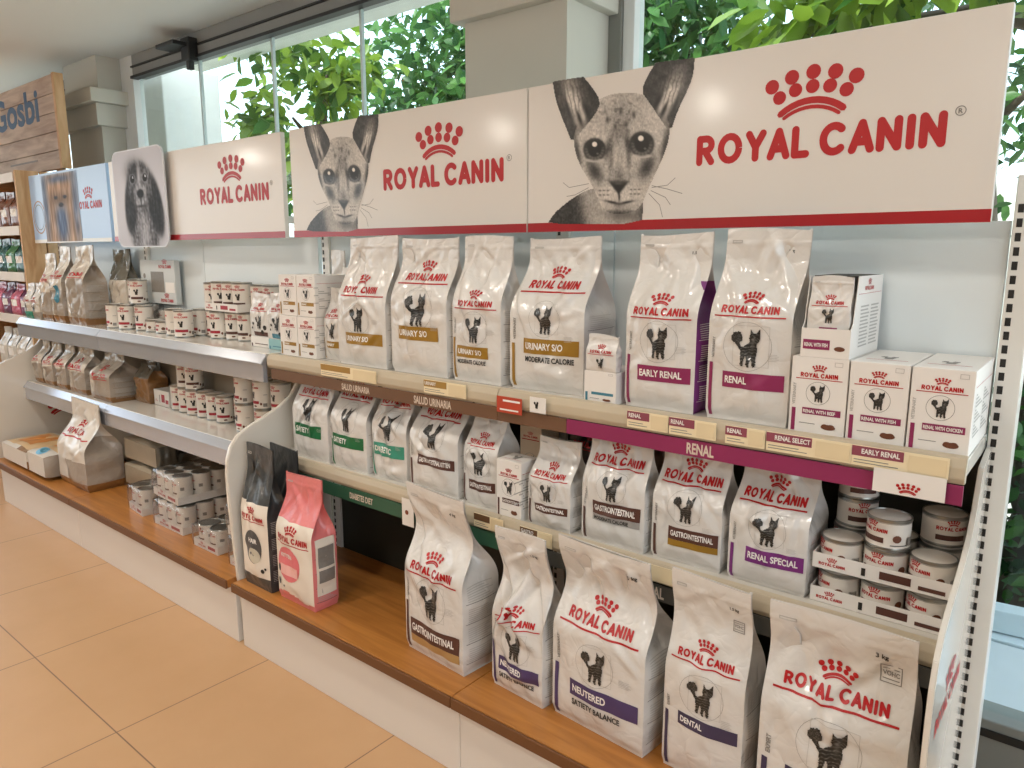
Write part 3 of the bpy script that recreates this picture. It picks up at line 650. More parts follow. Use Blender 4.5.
def unit(label, x0, x1, kind, backs, lower, endl=None, endr=None, bands=()):
    g = thing('shelving_unit', label, 'shop shelving', ((x0+x1)/2, 1.4, 0))
    e = .0008
    for a, b in backs: box('back_panel', (a+.002, 1.602, .955 if lower else .2), (b-.002, 1.618, 1.362), back_white, g, .001)
    if lower: box('lower_back_panel', (x0, 1.602, .2), (x1, 1.618, .953), shaded_back_flap if lower == 1 else lower, g, .001)  # shade under the shelves is put into the panel colour
    box('kick_panel', (x0+e, 1.205, 0), (x1-e, 1.225, .203), board_white, g, .002)
    b = box('base_board', (x0+e, 1.18, .205), (x1-e, 1.60, ZB), woodbase, g, .002)
    box('board_edge', (x0+e, 1.172, .204), (x1-e, 1.1795, ZB-.002), wood_edge, b, .002)
    ue, uz = ZU, ZM if kind == 'near' else .63
    for zs in (ue, uz):
        s = box('shelf_board', (x0+e, 1.375, zs-.03), (x1-e, 1.598, zs), shelf_metal, g, .002)
        # punched holes along the rear of the board
        if kind == 'near': r = prism('price_rail', [(1.3745, zs+.006), (1.362, zs+.003), (1.3555, zs-.012), (1.354, zs-.03), (1.36, zs-.041), (1.3745, zs-.041)], 'x', x0+e, x1-e, cream, g, bev=.001)
        else: r = prism('price_rail', [(1.3745, zs-.001), (1.352, zs-.03), (1.352, zs-.036), (1.358, zs-.037), (1.358, zs-.095), (1.3745, zs-.098)], 'x', x0+e, x1-e, alu, g, bev=.001)
    for (xa, xb, zt, zb, m, words) in bands:
        q = box('category_strip', (xa, 1.3565, zb), (xb, 1.36, zt), m, g, .0006)
        for w, xc, h in words:
            V, F = text(w, .03); sx = h*.62; Art().add((V*[sx, h]+[xc-V[:, 0].max()*sx/2, (zt+zb)/2-h/2], F), M('strip_ink', '#d8c9ba', .5)).build('strip_lettering', wmap(1.3565), q)
    post(g, x0+.0225)
    for x, side in ((endl, 0), (endr, 1)):
        if x is None: continue
        p = prism('end_panel', END, 'x', x-(.0045 if side else .0085), x+(.0045 if side else .0085), M('end_panel_white', '#e3ddd3', .18, coat=.6, var=.02, scale=2), g, bev=.0012 if side else .003)
    return g
mk = BAND['maroon']; bk = BAND['brown']; brownstrip = M('brown_strip', '#6d4f3a', .4, var=.04); greenstrip = M('green_strip', '#2f5b45', .4); greystrip = M('grey_strip', '#4d4c48', .4)
xr = aty(700, 450, 1.356)[0]; xs1 = aty(432, 396, 1.356)[0]; xs2 = aty(355, 380, 1.356)[0]
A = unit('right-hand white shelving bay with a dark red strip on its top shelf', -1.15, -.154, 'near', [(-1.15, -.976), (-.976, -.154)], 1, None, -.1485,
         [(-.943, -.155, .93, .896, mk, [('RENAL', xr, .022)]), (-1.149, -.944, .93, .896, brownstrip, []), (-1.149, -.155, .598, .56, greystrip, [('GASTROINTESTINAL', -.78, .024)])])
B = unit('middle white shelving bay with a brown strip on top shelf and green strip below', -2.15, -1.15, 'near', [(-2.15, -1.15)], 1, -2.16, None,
         [(-2.13, -1.151, .93, .896, brownstrip, [('SALUD URINARIA', xs1, .02), ('SALUD URINARIA', xs2, .018)]), (-2.13, -1.151, .598, .556, greenstrip, [('DIABETES DIET', aty(361, 497, 1.356)[0], .018)])])
lowC = M('lower_back_shade_beige', '#a89c8a', .5)  # white back toned beige for the shade behind the goods
Cc = unit('wide shelving bay with plain silver shelf rails and stacked cans', -3.48, -2.18, 'far', [(-3.48, -2.964), (-2.964, -2.18)], lowC)
D = unit('leftmost shelving bay beside the wooden display, holding shiny kibble bags', -4.48, -3.48, 'far', [(-4.48, -3.48)], lowC, -4.489)
post(A, -.133)
# wood block foot of the right hand end and marks printed on the end panels
box('base_leg', (-.132, 1.12, .0), (-.09, 1.665, .16), white_metal, A, .003)
ep = [c for c in A.children if c.name.startswith('end_panel')][0]
lg = logo(8); Art().add(tf(lg, 1.235, .545, .235), RED).build('panel_logo', lambda Y, Z, off: np.stack([-.144+off+0*Y, Y, Z], -1), ep)
ep = [c for c in D.children if c.name.startswith('end_panel')][0]
Art().add(tf(logo(12, True), 1.27, .335, .55), RED).build('panel_crown', lambda Y, Z, off: np.stack([-4.4795+off+0*Y, Y, Z], -1), ep)
# price tickets in the rails
def ticket(g, u0, u1, v, z0, z1, hd=None, words=None, full=False, zrel=ZU):
    rail = [c for c in g.children if c.name.startswith('price_rail')][0 if zrel == ZU else 1]
    y = 1.351; a, b = aty(u0, v, y)[0], aty(u1, v, y)[0]
    t = box('price_ticket', (a, y, z0), (b, y+.0012, z1), paper, rail, 0)
    A_ = Art()
    if hd: A_.add(grid(a, z0+(z1-z0)*.48, a+(b-a)*.55, z1-.001, 1, 1), hd)
    if words: A_.add(fit(words, a+.004+(.012 if full else 0), z0+(z1-z0)*.62, (z1-z0)*.24, (b-a)*.48, .8), INKW, 1)
    if hd:
        for k in range(2): A_.add(grid(a+.004, z0+(z1-z0)*(.14+.14*k), a+(b-a)*(.5-.1*k), z0+(z1-z0)*(.18+.14*k), 1, 1), GREY)
        A_.add(grid(a+(b-a)*.6, z0+(z1-z0)*.1, b-.003, z1-.004, 1, 1), M('blank_ticket', '#e4d2ac', .6), 1)
    if A_.L: A_.build('ticket_print', wmap(y), t)
hm = M('ticket_maroon', '#8d4556', .5); hb = M('ticket_brown', '#6a4a2e', .5); hg = M('ticket_gold', '#a37e3c', .5)
for (g, u0, u1, v, hd, w, fl) in ((A, 627, 668, 425, hm, 'RENAL', 0), (A, 669, 716, 430, hm, 'RENAL', 0), (A, 725, 765, 438, hm, 'RENAL', 0), (A, 766, 852, 446, hm, 'RENAL SELECT', 1), (A, 851, 950, 462, hm, 'EARLY RENAL', 1), (B, 321, 376, 372, hg, None, 0), (B, 424, 466, 390, hg, 'URINARY', 0)):
    ticket(g, u0, u1, v, ZU-.034, ZU+.002, hd, w, fl)
for (g, u0, u1, v, hd, w) in ((B, 474, 503, 513, hb, None), (A, 520, 552, 530, hb, 'GASTRO'), (A, 590, 640, 552, hb, 'GASTRO'), (A, 642, 690, 570, None, None)):
    ticket(g, u0, u1, v, ZM-.034, ZM+.002, hd, w, 0, ZM)
# small crown card hanging from the right end of the top rail; clear holder with red notice
y = 1.347; a, b = aty(873, 480, y)[0], aty(946, 490, y)[0]; zt, zb = aty(905, 472, y)[2], aty(905, 496, y)[2]
t = box('shelf_talker', (a, y-.001, zb), (b, y, zt), card, A, 0); Art().add(tf(logo(10, True), (a+b)/2-.0475, zb-.012, .095), RED).build('crown_mark', wmap(y-.001), t)
a, b = aty(497, 398, y)[0], aty(522, 405, y)[0]
t = box('promo_card', (a, y-.001, .922), (b, y, .962), M('promo_red', '#b9452f', .4), B, 0)
Art().add(grid(a+.01, .928, b-.01, .932, 1, 1), INKW).add(grid(a+.02, .95, b-.005, .955, 1, 1), INKW).build('promo_print', wmap(y-.001), t)
a, b = aty(530, 405, y)[0], aty(546, 405, y)[0]
t = box('small_card', (a, y-.001, .935), (b, y, .972), card, A, 0); Art().add(tf(catpic()[0], a+.012, .945, .018), DARK).build('card_print', wmap(y-.001), t)
a, b = aty(402, 500, y)[0], aty(411, 500, y)[0]
t = box('side_flag', (a, y-.001, .545), (b+.01, y, .625), card, B, 0); Art().add(circ(a+.02, .585, .007), M('flag_brown', '#7a3b22', .5)).build('flag_dot', wmap(y-.001), t)
for g in (A, B, Cc, D): adopt(g)

# ------------------------------------------------------------------ header signs with printed portraits
EARL = sp([(66, 85), (67, 84), (128, 74), (130, 75), (148, 97), (165, 124), (155, 150), (125, 185), (106, 210), (95, 182), (82, 150), (72, 120)], 1)
EARR = sp([(246, 104), (258, 75), (276, 46), (278, 45), (354, 36), (356, 37), (354, 65), (346, 92), (322, 141), (306, 190), (285, 160), (262, 125)], 1)
HEAD = sp([(108, 204), (116, 172), (134, 142), (158, 122), (182, 111), (205, 107), (230, 106), (254, 112), (276, 126), (296, 148), (306, 178), (303, 205), (293, 235), (281, 260), (268, 288), (257, 312), (249, 332), (238, 345), (222, 352), (200, 355), (180, 351), (166, 338), (157, 318), (149, 300), (138, 280), (124, 258), (113, 232)], 1)
BODY = sp([(54, 377), (68, 354), (88, 336), (112, 318), (138, 304), (160, 300), (245, 310), (252, 335), (248, 377)], 1)
def cat_ink(x, y):
    n1 = vnoise(x+9, y+9, 3.0, 1); n3 = vnoise((x+y*.2)*1.3+9, y*.55+9, 2.0, 3); n2 = vnoise(x, y, 11, 2); fur = (n1-.5)*.12+(n3-.5)*.16+(n2-.5)*.08
    hd_, el, er, bd = inside(x, y, HEAD), inside(x, y, EARL), inside(x, y, EARR), inside(x, y, BODY)
    al = hd_ | el | er | bd
    L = .5+0*x
    b = .64+fur; b = mixv(b, .17+fur, 1/(1+np.exp((x-126-.2*(y-340))/6))); b = mixv(b, .35, blob(x, y, 200, 356, 50, 12)*.8); b = mixv(b, .28+fur, blob(x, y, 248, 350, 10, 40)*.7); b = mixv(b, .78+fur, blob(x, y, 165, 360, 22, 26)*.5)
    L = np.where(bd, b, L)
    def ear(cx, cy, an, mir):
        c, t_ = math.cos(math.radians(an)), math.sin(math.radians(an)); p = ((x-cx)*c+(y-cy)*t_)*mir; q = -(x-cx)*t_+(y-cy)*c
        e = .13+.09*n2+fur*.7; e = mixv(e, .88+fur, np.clip(1.25*blob(p, q, -3, 2, 17, 44), 0, 1)); e = mixv(e, .5+fur, blob(p, q, 1, -34, 14, 22)*.8)
        e = e*(1-.4*np.clip(np.sin(p*.75+q*.1+4*n2), 0, 1)*blob(p, q, 0, 0, 30, 45))
        e = mixv(e, .80, blob(p, q, 6, 34, 6, 13, 8)*.95); e = mixv(e, .66, blob(p, q, -10, 40, 5, 18, -6)*.8); e = mixv(e, .05, blob(p, q, 17, 26, 5, 22)); e = mixv(e, .07, blob(p, q, -2, 36, 3.5, 18)); e = mixv(e, .1, blob(p, q, -19, 16, 5, 34)*.8)
        return e
    L = L; EL = ear(112, 124, -18, 1); ER = ear(306, 108, 24, -1)
    h = .76+fur; h = mixv(h, .54+fur, blob(x, y, 204, 150, 40, 34)*.6)
    sptt = np.clip((vnoise(x+3, y+3, 5.5, 5)-.66)*5, 0, 1)*blob(x, y, 205, 150, 50, 40); h = mixv(h, .25, sptt*.55)
    for sx, sy in ((178, 162), (231, 152), (205, 146), (194, 176), (216, 172)): h = mixv(h, .22, blob(x, y, sx, sy, 3.5, 7)*.8)
    h = mixv(h, .30+fur, blob(x, y, 204, 190, 14, 24)*.55); h = mixv(h, .36+fur, blob(x, y, 186, 235, 5, 42, 4)*.75); h = mixv(h, .36+fur, blob(x, y, 220, 232, 5, 42, -4)*.75); h = mixv(h, .62+fur, blob(x, y, 203, 240, 8, 34)*.6)
    # dark mask under and beside the eyes
    h = mixv(h, .14+fur*.5, blob(x, y, 152, 266, 13, 24, -28)*.9); h = mixv(h, .14+fur*.5, blob(x, y, 258, 258, 15, 27, 26)*.9); h = mixv(h, .82+fur, blob(x, y, 128, 262, 5, 16, -24)*.7); h = mixv(h, .8+fur, blob(x, y, 285, 238, 5, 18, 20)*.7); h = mixv(h, .16+fur*.5, blob(x, y, 117, 228, 6, 34, -10)*.85); h = mixv(h, .16+fur*.5, blob(x, y, 297, 212, 8, 44, 12)*.85)
    h = mixv(h, .2+fur, blob(x, y, 179, 222, 6, 22, 10)*.85); h = mixv(h, .2+fur, blob(x, y, 221, 216, 6, 22, -10)*.85); h = mixv(h, .34+fur, blob(x, y, 203, 276, 13, 16)*.7)
    h = mixv(h, .80+fur, blob(x, y, 178, 312, 15, 16)); h = mixv(h, .78+fur, blob(x, y, 228, 310, 16, 16)); h = mixv(h, .84, blob(x, y, 140, 290, 4, 16, -28)*.6); h = mixv(h, .22+fur, blob(x, y, 203, 352, 40, 7)*.9); h = mixv(h, .42, blob(x, y, 203, 336, 16, 6)*.6)
    for k in range(6):
        h = mixv(h, .25, blob(x, y, 163+(k % 3)*8, 306+(k//3)*9, 2.6, 1.6)*.8); h = mixv(h, .25, blob(x, y, 226+(k % 3)*8, 304+(k//3)*9, 2.6, 1.6)*.8)
    h = mixv(h, .1, blob(x, y, 202, 318, 2., 10)); h = mixv(h, .12, blob(x, y, 188, 330, 15, 2.6, 12)); h = mixv(h, .12, blob(x, y, 217, 330, 15, 2.6, -12))
    nose = 1/(1+np.exp((np.abs(x-201)-(20-.78*(y-288)))/1.3))*(1/(1+np.exp(-(y-287)/2.2))); h = mixv(h, .06+.2*blob(x, y, 201, 292, 10, 3), nose)
    for ex, ey, hx, hy, r in ((152, 223, 152, 212, 20), (248, 212, 246, 200, 22)):
        h = mixv(h, .06, soft(x, y, ex, ey, r*1.13, r*1.17, 0, 11)*.95); h = mixv(h, .80, soft(x, y, ex, ey+r*1.08, r*.9, r*.2, 0, 5)*.8)
        h = mixv(h, .30+.06*np.sin(np.arctan2(y-ey, x-ex)*18), soft(x, y, ex, ey, r, r*1.05, 0, 12)); h = mixv(h, .50, blob(x, y, ex, ey+r*.62, r*.62, r*.26)*.8); h = mixv(h, .08, soft(x, y, ex, ey-r*.45, r*.95, r*.55, 0, 6)*.85); h = mixv(h, .03, soft(x, y, ex, ey, r*.66, r*.74, 0, 9)); h = mixv(h, .97, soft(x, y, hx, hy, r*.26, r*.26, 0, 7)); h = mixv(h, .7, soft(x, y, ex+r*.3, ey+r*.4, r*.13, r*.1, 0, 3)*.5)
    rim = np.minimum(1, np.clip(blob(x, y, 205, 222, 108, 128)*2.1, 0, 1)); h = h*(.84+.16*rim)
    L = np.where(hd_, h, L)
    fl = np.where(hd_, np.clip((y-165)/40, 0, 1), 0); L = np.where(el, mixv(EL, L, fl), L); fr = np.where(hd_, np.clip((y-150)/40, 0, 1), 0); L = np.where(er, mixv(ER, L, fr), L)
    L = np.clip(L, .02, .93)
    return np.stack([L*1.0, L*.965, L*.925], -1), al
inkm = attr_mat('portrait_ink', .35, .3); inkcool = attr_mat('portrait_ink_gloss', .55, 0.); inkcool.node_tree.nodes['Principled BSDF'].inputs['Specular IOR Level'].default_value = .25
signm = M('sign_board', '#e0dbd5', .3, coat=.22, var=.012, scale=1.5); redstripe = M('sign_stripe', '#a41720', .3, coat=.3)
signm.node_tree.nodes['Principled BSDF'].inputs['Coat Roughness'].default_value = .12; YS = 1.51; ZS0, ZS1 = 1.357, 1.707
catdata = []
whisk = [((140, 292), (100, 300), (88, 290)), ((140, 300), (112, 315), (95, 318)), ((268, 300), (300, 295), (316, 280)), ((266, 306), (296, 320), (306, 335)), ((262, 312), (284, 335), (290, 360)), ((268, 296), (300, 303), (330, 312))]
def c3map(off): return lambda X, Y: (lambda u, v: np.stack([(lambda d: d[..., 0]/d[..., 1]*YS)(D_(u, v)), YS-off+0*u, (lambda d: CH+d[..., 2]/d[..., 1]*YS)(D_(u, v))], -1))(520+.492*X, 40+.492*Y)
def D_(u, v): return FW+rt*((u-512)/FPX)[..., None]+UP*((384-v)/FPX)[..., None]
def sign(label, x0, x1, dx, cat_=True, let=True, stripe_end=0):
    g = thing('header_sign', label, 'shop sign', ((x0+x1)/2, YS, ZS0))
    box('sign_panel', (x0, YS, ZS0), (x1, YS+.018, ZS1), signm, g, .002)
    mf = wmap(YS)
    Art().add(grid(x0, ZS0, x1-stripe_end, ZS0+.022, 1, 1), redstripe).build('red_stripe', mf, g)
    a = Art().add(tf(logo(14), -.7225+dx, 1.487, .466), RED)
    a.add(ring(-.238+dx, 1.545, .0085, .0016, 20), GREY).add(fit('R', -.2415+dx, 1.541, .008), GREY); a.build('brand_lettering', mf, g)
    if cat_:
        if not catdata:
            o = print_mesh('cat_portrait', 52, 360, 34, 374, 205, 226, cat_ink, c3map(.0008), g, inkm); catdata.append(o.data)
        else:
            o = bpy.data.objects.new('cat_portrait', catdata[0]); COL.objects.link(o); o.parent = g; o.location.x += dx
        w = Art()
        for q in whisk: w.add((lambda V: (np.column_stack([c3map(0)(V[:, 0], V[:, 1])[:, 0]+dx, c3map(0)(V[:, 0], V[:, 1])[:, 2]]), None))(np.array(q, float)) and stroke([(p[0]+dx, p[2]) for p in c3map(0)(np.array(q, float)[:, 0], np.array(q, float)[:, 1])], .0007, 4, False), GREY)
        w.build('whiskers', mf, g)
    for xb in (x0+.04, x1-.04): box('bracket', (xb-.01, YS+.0185, ZS0+.05), (xb+.01, 1.5905, ZS0+.075), white_metal, g, .001)
    adopt_l(g); return g
def adopt_l(root):
    for c in root.children: c.location = c.location-root.location
sign('right-hand white header sign with the largest cat portrait, above the dark red shelf strip', -1.177, -.177, 0)
sign('middle white header sign with a cat portrait, above the brown shelf strip', -2.185, -1.181, -1.0)
sign('white header sign with red lettering but no cat, left of the two cat signs', -3.57, -2.236, -2.064, False)
def dog_ink(x, y):
    n = vnoise(x*40, y*40, .9, 7); st = vnoise(x*60, y*9, .8, 8); fur = (n-.5)*.3+(st-.5)*.3
    L = .80+0*x+.05*np.sin(3*y); al = np.ones_like(x, bool)
    bg = L.copy()
    L = mixv(L, .42+fur, soft(x, y, .56, .84, .27, .30, 0, 7)); L = mixv(L, .75+fur*.5, blob(x, y, .55, .9, .1, .2)*.8)
    L = mixv(L, .14+fur*.5, soft(x, y, .33, .56, .12, .30, 8, 8)); L = mixv(L, .14+fur*.5, soft(x, y, .80, .58, .13, .32, -14, 8))
    L = mixv(L, .33+fur, soft(x, y, .53, .36, .24, .23, 0, 9)); L = mixv(L, .2+fur*.5, blob(x, y, .44, .22, .14, .1)); L = mixv(L, .82, blob(x, y, .53, .3, .035, .17)*.9)
    L = mixv(L, .62+fur, soft(x, y, .53, .47, .12, .14, 0, 8)); L = mixv(L, .06, soft(x, y, .535, .455, .065, .045, 0, 8)); L = mixv(L, .15, blob(x, y, .535, .53, .012, .05)); L = mixv(L, .2, blob(x, y, .53, .58, .1, .014))
    for ex in (.40, .645): L = mixv(L, .75, soft(x, y, ex, .30, .062, .05, 0, 6)*.7); L = mixv(L, .03, soft(x, y, ex, .30, .045, .042, 0, 9)); L = mixv(L, .95, soft(x, y, ex+.01, .285, .012, .011, 0, 4))
    L = np.clip(L, .03, .93); return np.stack([L*.96, L*.97, L*1.02], -1), al
def york_ink(x, y):
    st = vnoise(x*70, y*5, .8, 12); n = vnoise(x*40, y*40, 1., 13); f = (st-.5)*.35
    c = np.stack([.70+0*x, .80+0*x, .93+0*x], -1); tan_ = np.stack([.74+f, .60+f, .48+f], -1); blu = np.stack([.36+f, .44+f, .58+f], -1); dk = np.array([.12, .13, .17])
    def mx(c, b, t): return c*(1-t[..., None])+b*t[..., None]
    wdt = .25+.05*sst(.2, .9, y); c = mx(c, tan_, 1/(1+np.exp((np.abs(x-.42)-wdt)*60))*(1/(1+np.exp(-(y-.03)*80))))
    c = mx(c, blu, np.clip(blob(x, y, .42, .72, .1, .3)*1.3, 0, 1)); c = mx(c, blu, np.clip(blob(x, y, .17, .5, .05, .5)+blob(x, y, .66, .5, .05, .5), 0, 1)*.9); c = mx(c, blu, blob(x, y, .42, .1, .2, .06))
    c = mx(c, tan_*.6, blob(x, y, .42, .38, .16, .1))
    for ex in (.35, .5): c = mx(c, dk, soft(x, y, ex, .36, .03, .025, 0, 6))
    c = mx(c, dk, soft(x, y, .43, .47, .04, .03, 0, 6)); c = mx(c, tan_*1.1, blob(x, y, .42, .25, .06, .12)*.6)
    return c, np.ones_like(x, bool)
# blue long-haired dog sign
g = thing('header_sign', 'blue header sign with a long-haired dog, in front of the pine boards', 'shop sign', (-4.08, YS, ZS0)); x0, x1 = -4.55, -3.60
bluem = M('sign_blue', '#a9c8ee', .3, coat=.2, var=.02, scale=2)
box('sign_panel', (x0, YS, ZS0), (x1, YS+.018, ZS1), bluem, g, .002)
xa, xb = aty(43, 200, YS)[0], aty(79, 200, YS)[0]
print_mesh('dog_portrait', 0.12, .72, .02, 1, 50, 60, york_ink, lambda X, Y: np.stack([xa+(xb-xa)*(X-.12)/.6, YS-.001+0*X, ZS1-.004-(ZS1-ZS0-.01)*Y], -1), g, inkcool)
lx0, lx1 = aty(77, 205, YS)[0], aty(102, 205, YS)[0]
Art().add(tf(logo(7), lx0, 1.512, lx1-lx0), RED).build('brand_lettering', wmap(YS), g)
Art().add(ring(-4.45, 1.49, .085, .006), M('badge_orange', '#b58660', .5)).add(ring(-4.45, 1.49, .066, .004), GREY).build('round_badge', wmap(YS), g)
Art().add(grid(x0, ZS0, x1, ZS0+.018, 1, 1), white_metal).build('bottom_edge', wmap(YS), g)
for xb_ in (x0+.06, x1-.06): box('bracket', (xb_-.01, YS+.0185, ZS0+.05), (xb_+.01, 1.5905, ZS0+.075), white_metal, g, .001)
adopt_l(g)
# hanging rounded card with a spaniel
y = 1.485; cx0, cx1 = aty(115, 200, y)[0], aty(166, 200, y)[0]; cz1, cz0 = aty(137, 148, y)[2], aty(150, 247, y)[2]
g = thing('dog_picture_card', 'rounded white card with a black and white long-eared dog, over the signs', 'picture card', ((cx0+cx1)/2, y, cz0))
rp = []; q = .045
for (ax, az, a0) in ((cx1-q, cz0+q, -90), (cx1-q, cz1-q, 0), (cx0+q, cz1-q, 90), (cx0+q, cz0+q, 180)): rp += arc(ax, az, q, q, a0, a0+90, 6)
prism('card_board', rp, 'y', y, y+.006, M('dog_card', '#dfe3ea', .3, coat=.2), g)
def cardink(x, y_):
    c, al = dog_ink(x, y_); X = cx0+(cx1-cx0)*x; Z = cz1-(cz1-cz0)*y_; return c, inside(X, Z, [(a+(.003 if a < (cx0+cx1)/2 else -.003), b+(.003 if b < (cz0+cz1)/2 else -.003)) for a, b in rp])
print_mesh('dog_portrait', 0, 1, 0, 1, 80, 90, cardink, lambda X, Y: np.stack([cx0+(cx1-cx0)*X, y-.0008+0*X, cz1-(cz1-cz0)*Y], -1), g, inkcool)
box('hanger', ((cx0+cx1)/2-.02, y+.0065, cz0+.15), ((cx0+cx1)/2+.02, YS-.001, cz0+.18), acryl, g, 0)
adopt_l(g)

# ------------------------------------------------------------------ bags and boxes on the two right-hand bays
YF = 1.40
UB = dict(strip=True)
bag('small white kibble bag with gold band, squeezed between stacked boxes and a big bag', -1.93, -1.832, 1.43, ZU, (337, 287), .06, 31, 'gold', 'URINARY', lod=7, fm=film, ring_=False, wr=.006)
bag('leftmost large white kibble bag with gold band, beside the small boxes', -1.82, -1.604, YF, ZU, (371, 237), .09, 1, 'gold', 'URINARY S/O', lz=.57, cz=(.27, .47), bz=(.175, .265), cx=.48, sway=.07, vs=.45, wr=.009, strip=False)
bag('wide white kibble bag with gold band, second large bag from the left on top shelf', -1.579, -1.362, YF, ZU, (422, 238), .10, 2, 'gold', 'URINARY S/O', lz=.69, cz=(.36, .61), bz=(.26, .36), bx=(.16, .9), cx=.52, strip=False, sway=.0, wr=.008, topw=1.)
bag('narrow white kibble bag with gold band, third large bag from the left on top shelf', -1.344, -1.178, YF+.005, ZU, (488, 237), .09, 3, 'gold', 'URINARY S/O', 'MODERATE CALORIE', lz=.53, cz=(.28, .47), bz=(.175, .255), bx=(.1, .8), wr=.007, sway=.03)
bag('broad white kibble bag with gold band, its pleated side turned to view', -1.156, -.945, YF+.015, ZU, (545, 238), .15, 4, 'gold', 'URINARY S/O', 'MODERATE CALORIE', rz=.06, lz=.67, cz=(.38, .57), bz=(.25, .35), wr=.009, vs=.5, sway=.02, topw=.95, kg=None)
bag('large white kibble bag with dark red band and violet side pleats', -.816, -.652, YF, ZU, (666, 234), .10, 5, 'maroon', 'EARLY RENAL', side='violet', lz=.545, lw=.78, cz=(.3, .49), bz=(.17, .26), kg='1.5 kg', wr=.007, topw=1.02, sway=.02)
bag('tallest white kibble bag with dark red band, next to the pouch boxes', -.625, -.46, YF, ZU, (766, 230), .10, 6, 'maroon', 'RENAL', lz=.575, cz=(.3, .505), bz=(.185, .27), kg='2 kg', wr=.006, topw=1.0, sway=.05)
# cartons
def cart_h(u, v, y, z): return aty(u, v, y)[2]-z
hb = cart_h(818, 358, 1.385, ZU)
carton('white pouch box under the open display box, left of the two other boxes', -.452, -.352, 1.385, ZU, hb, .2, 'maroon', 'RENAL WITH BEEF')
carton('white pouch box, middle of the three in the front row', -.349, -.253, 1.383, ZU, hb, .2, 'maroon', 'RENAL WITH FISH')
carton('white pouch box at the right end of the top shelf', -.250, -.157, 1.381, ZU, hb, .215, 'maroon', 'RENAL WITH CHICKEN')
# open display box with one pouch standing in it
zt = ZU+hb+.001; xa, xb = aty(801, 340, 1.385)[0], aty(850, 345, 1.385)[0]; hh = aty(848, 276, 1.42)[2]-zt; dp = .2
g = thing('display_box', 'open display box holding a pouch, on top of the pouch boxes', 'pet food box', ((xa+xb)/2, 1.385, zt)); W = xb-xa
box('box_floor', (-W/2, 0, 0), (W/2, dp, .002), card, g, 0)
lowh = hh*.36; box('box_front', (-W/2, 0, .002), (W/2, .0015, lowh), card, g, 0); box('box_back', (-W/2, dp-.0015, .002), (W/2, dp, hh), card, g, 0)
sp_ = [(.0015, .002), (.0015, lowh), (.012, lowh+.01), (.028, hh), (dp-.0015, hh), (dp-.0015, .002)]
for s in (-1, 1): prism('box_side', sp_, 'x', s*W/2-(.0015 if s > 0 else 0), s*W/2+(.0015 if s < 0 else 0), card, g)
box('box_top', (-W/2+.002, .05, hh-.0016), (W/2-.002, dp-.002, hh), shaded_back_flap, g, 0)
a = Art(); sm = lambda X, Z, off: np.stack([W/2+off+0*X, X, Z], -1)
for k in range(2):
    for j in range(12): a.add(grid(.05+.07*k, (.12+.045*j)*hh, .11+.07*k-.004*((j*5) % 3), (.14+.045*j)*hh, 1, 1), LGREY)
a.add(tf(logo(7), .07, .82*hh, .06), RED).add(grid(.03, .78*hh, .19, .785*hh, 1, 1), RED).build('side_print', sm, g)
Art().add(grid(-.45*W, .1*hh, .1*W, .22*hh, 1, 1), mk).add(fit('RENAL WITH FISH', -.42*W, .135*hh, .045*hh, .48*W), INKW, 1).add(circ(.3*W, .12*hh, .11*W, 14, .03*hh), brownink).build('front_print', front_map(0), g)
bag('white pouch with dark red band standing in the open display box', xa+.006, xb-.006, 1.397, zt+.0025, (828, 281), .022, 41, 'maroon', 'RENAL', strip=False, lz=.66, lw=.66, cz=(.42, .62), bz=(.3, .37), bx=(.3, .75), ring_=False, wr=.002, bulge=.004, name='food_pouch', cat='pet food pouch', H=hh*.96, vs=.55, gus=.1)
# open pouch display beside the broad bag
xa, xb = -.912, -.828; h0 = aty(600, 372, 1.38)[2]-ZU
carton('small white and teal pouch display box between two large bags on the top shelf', xa, xb, 1.38, ZU, h0, .12, 'blue', None, lod=7, parts='', topart=False)
bag('small white pouch leaning up behind the teal display box', xa+.004, xb-.002, 1.3825, ZU+h0+.0005, (603, 336), .02, 42, None, None, strip=False, lz=.52, lw=.7, cz=(.08, .4), ring_=False, wr=.002, bulge=.003, name='food_pouch', cat='pet food pouch', lod=7)
# four small gold-band boxes left
bx = [(-2.132, -2.037), (-2.034, -1.938)]
hc = aty(290, 316, 1.40)[2]-ZU
for k, (x0, x1) in enumerate(bx):
    for lv in (0, 1):
        carton(['lower', 'upper'][lv]+' '+['left', 'right'][k]+' box of the four small gold-band boxes on the top shelf', x0, x1, 1.40+.004*lv, ZU+lv*(hc+.001), hc, .125, 'gold', 'URINARY', lod=7, parts='lcb' if k == 0 else 'lcbs', group=None)
bag('narrow cream pouch poking up behind the four small boxes', -2.04, -1.97, 1.548, ZU, (314, 251), .02, 43, None, lw=.8, lz=.7, cz=None, ring_=False, wr=.003, name='food_pouch', cat='pet food pouch', lod=7, lean=.02)
carton('plain pale box at the back, right of the four small boxes', -1.97, -1.87, 1.54, ZU, cart_h(330, 268, 1.5, ZU), .055, None, None, lod=7, parts='l', topart=False)
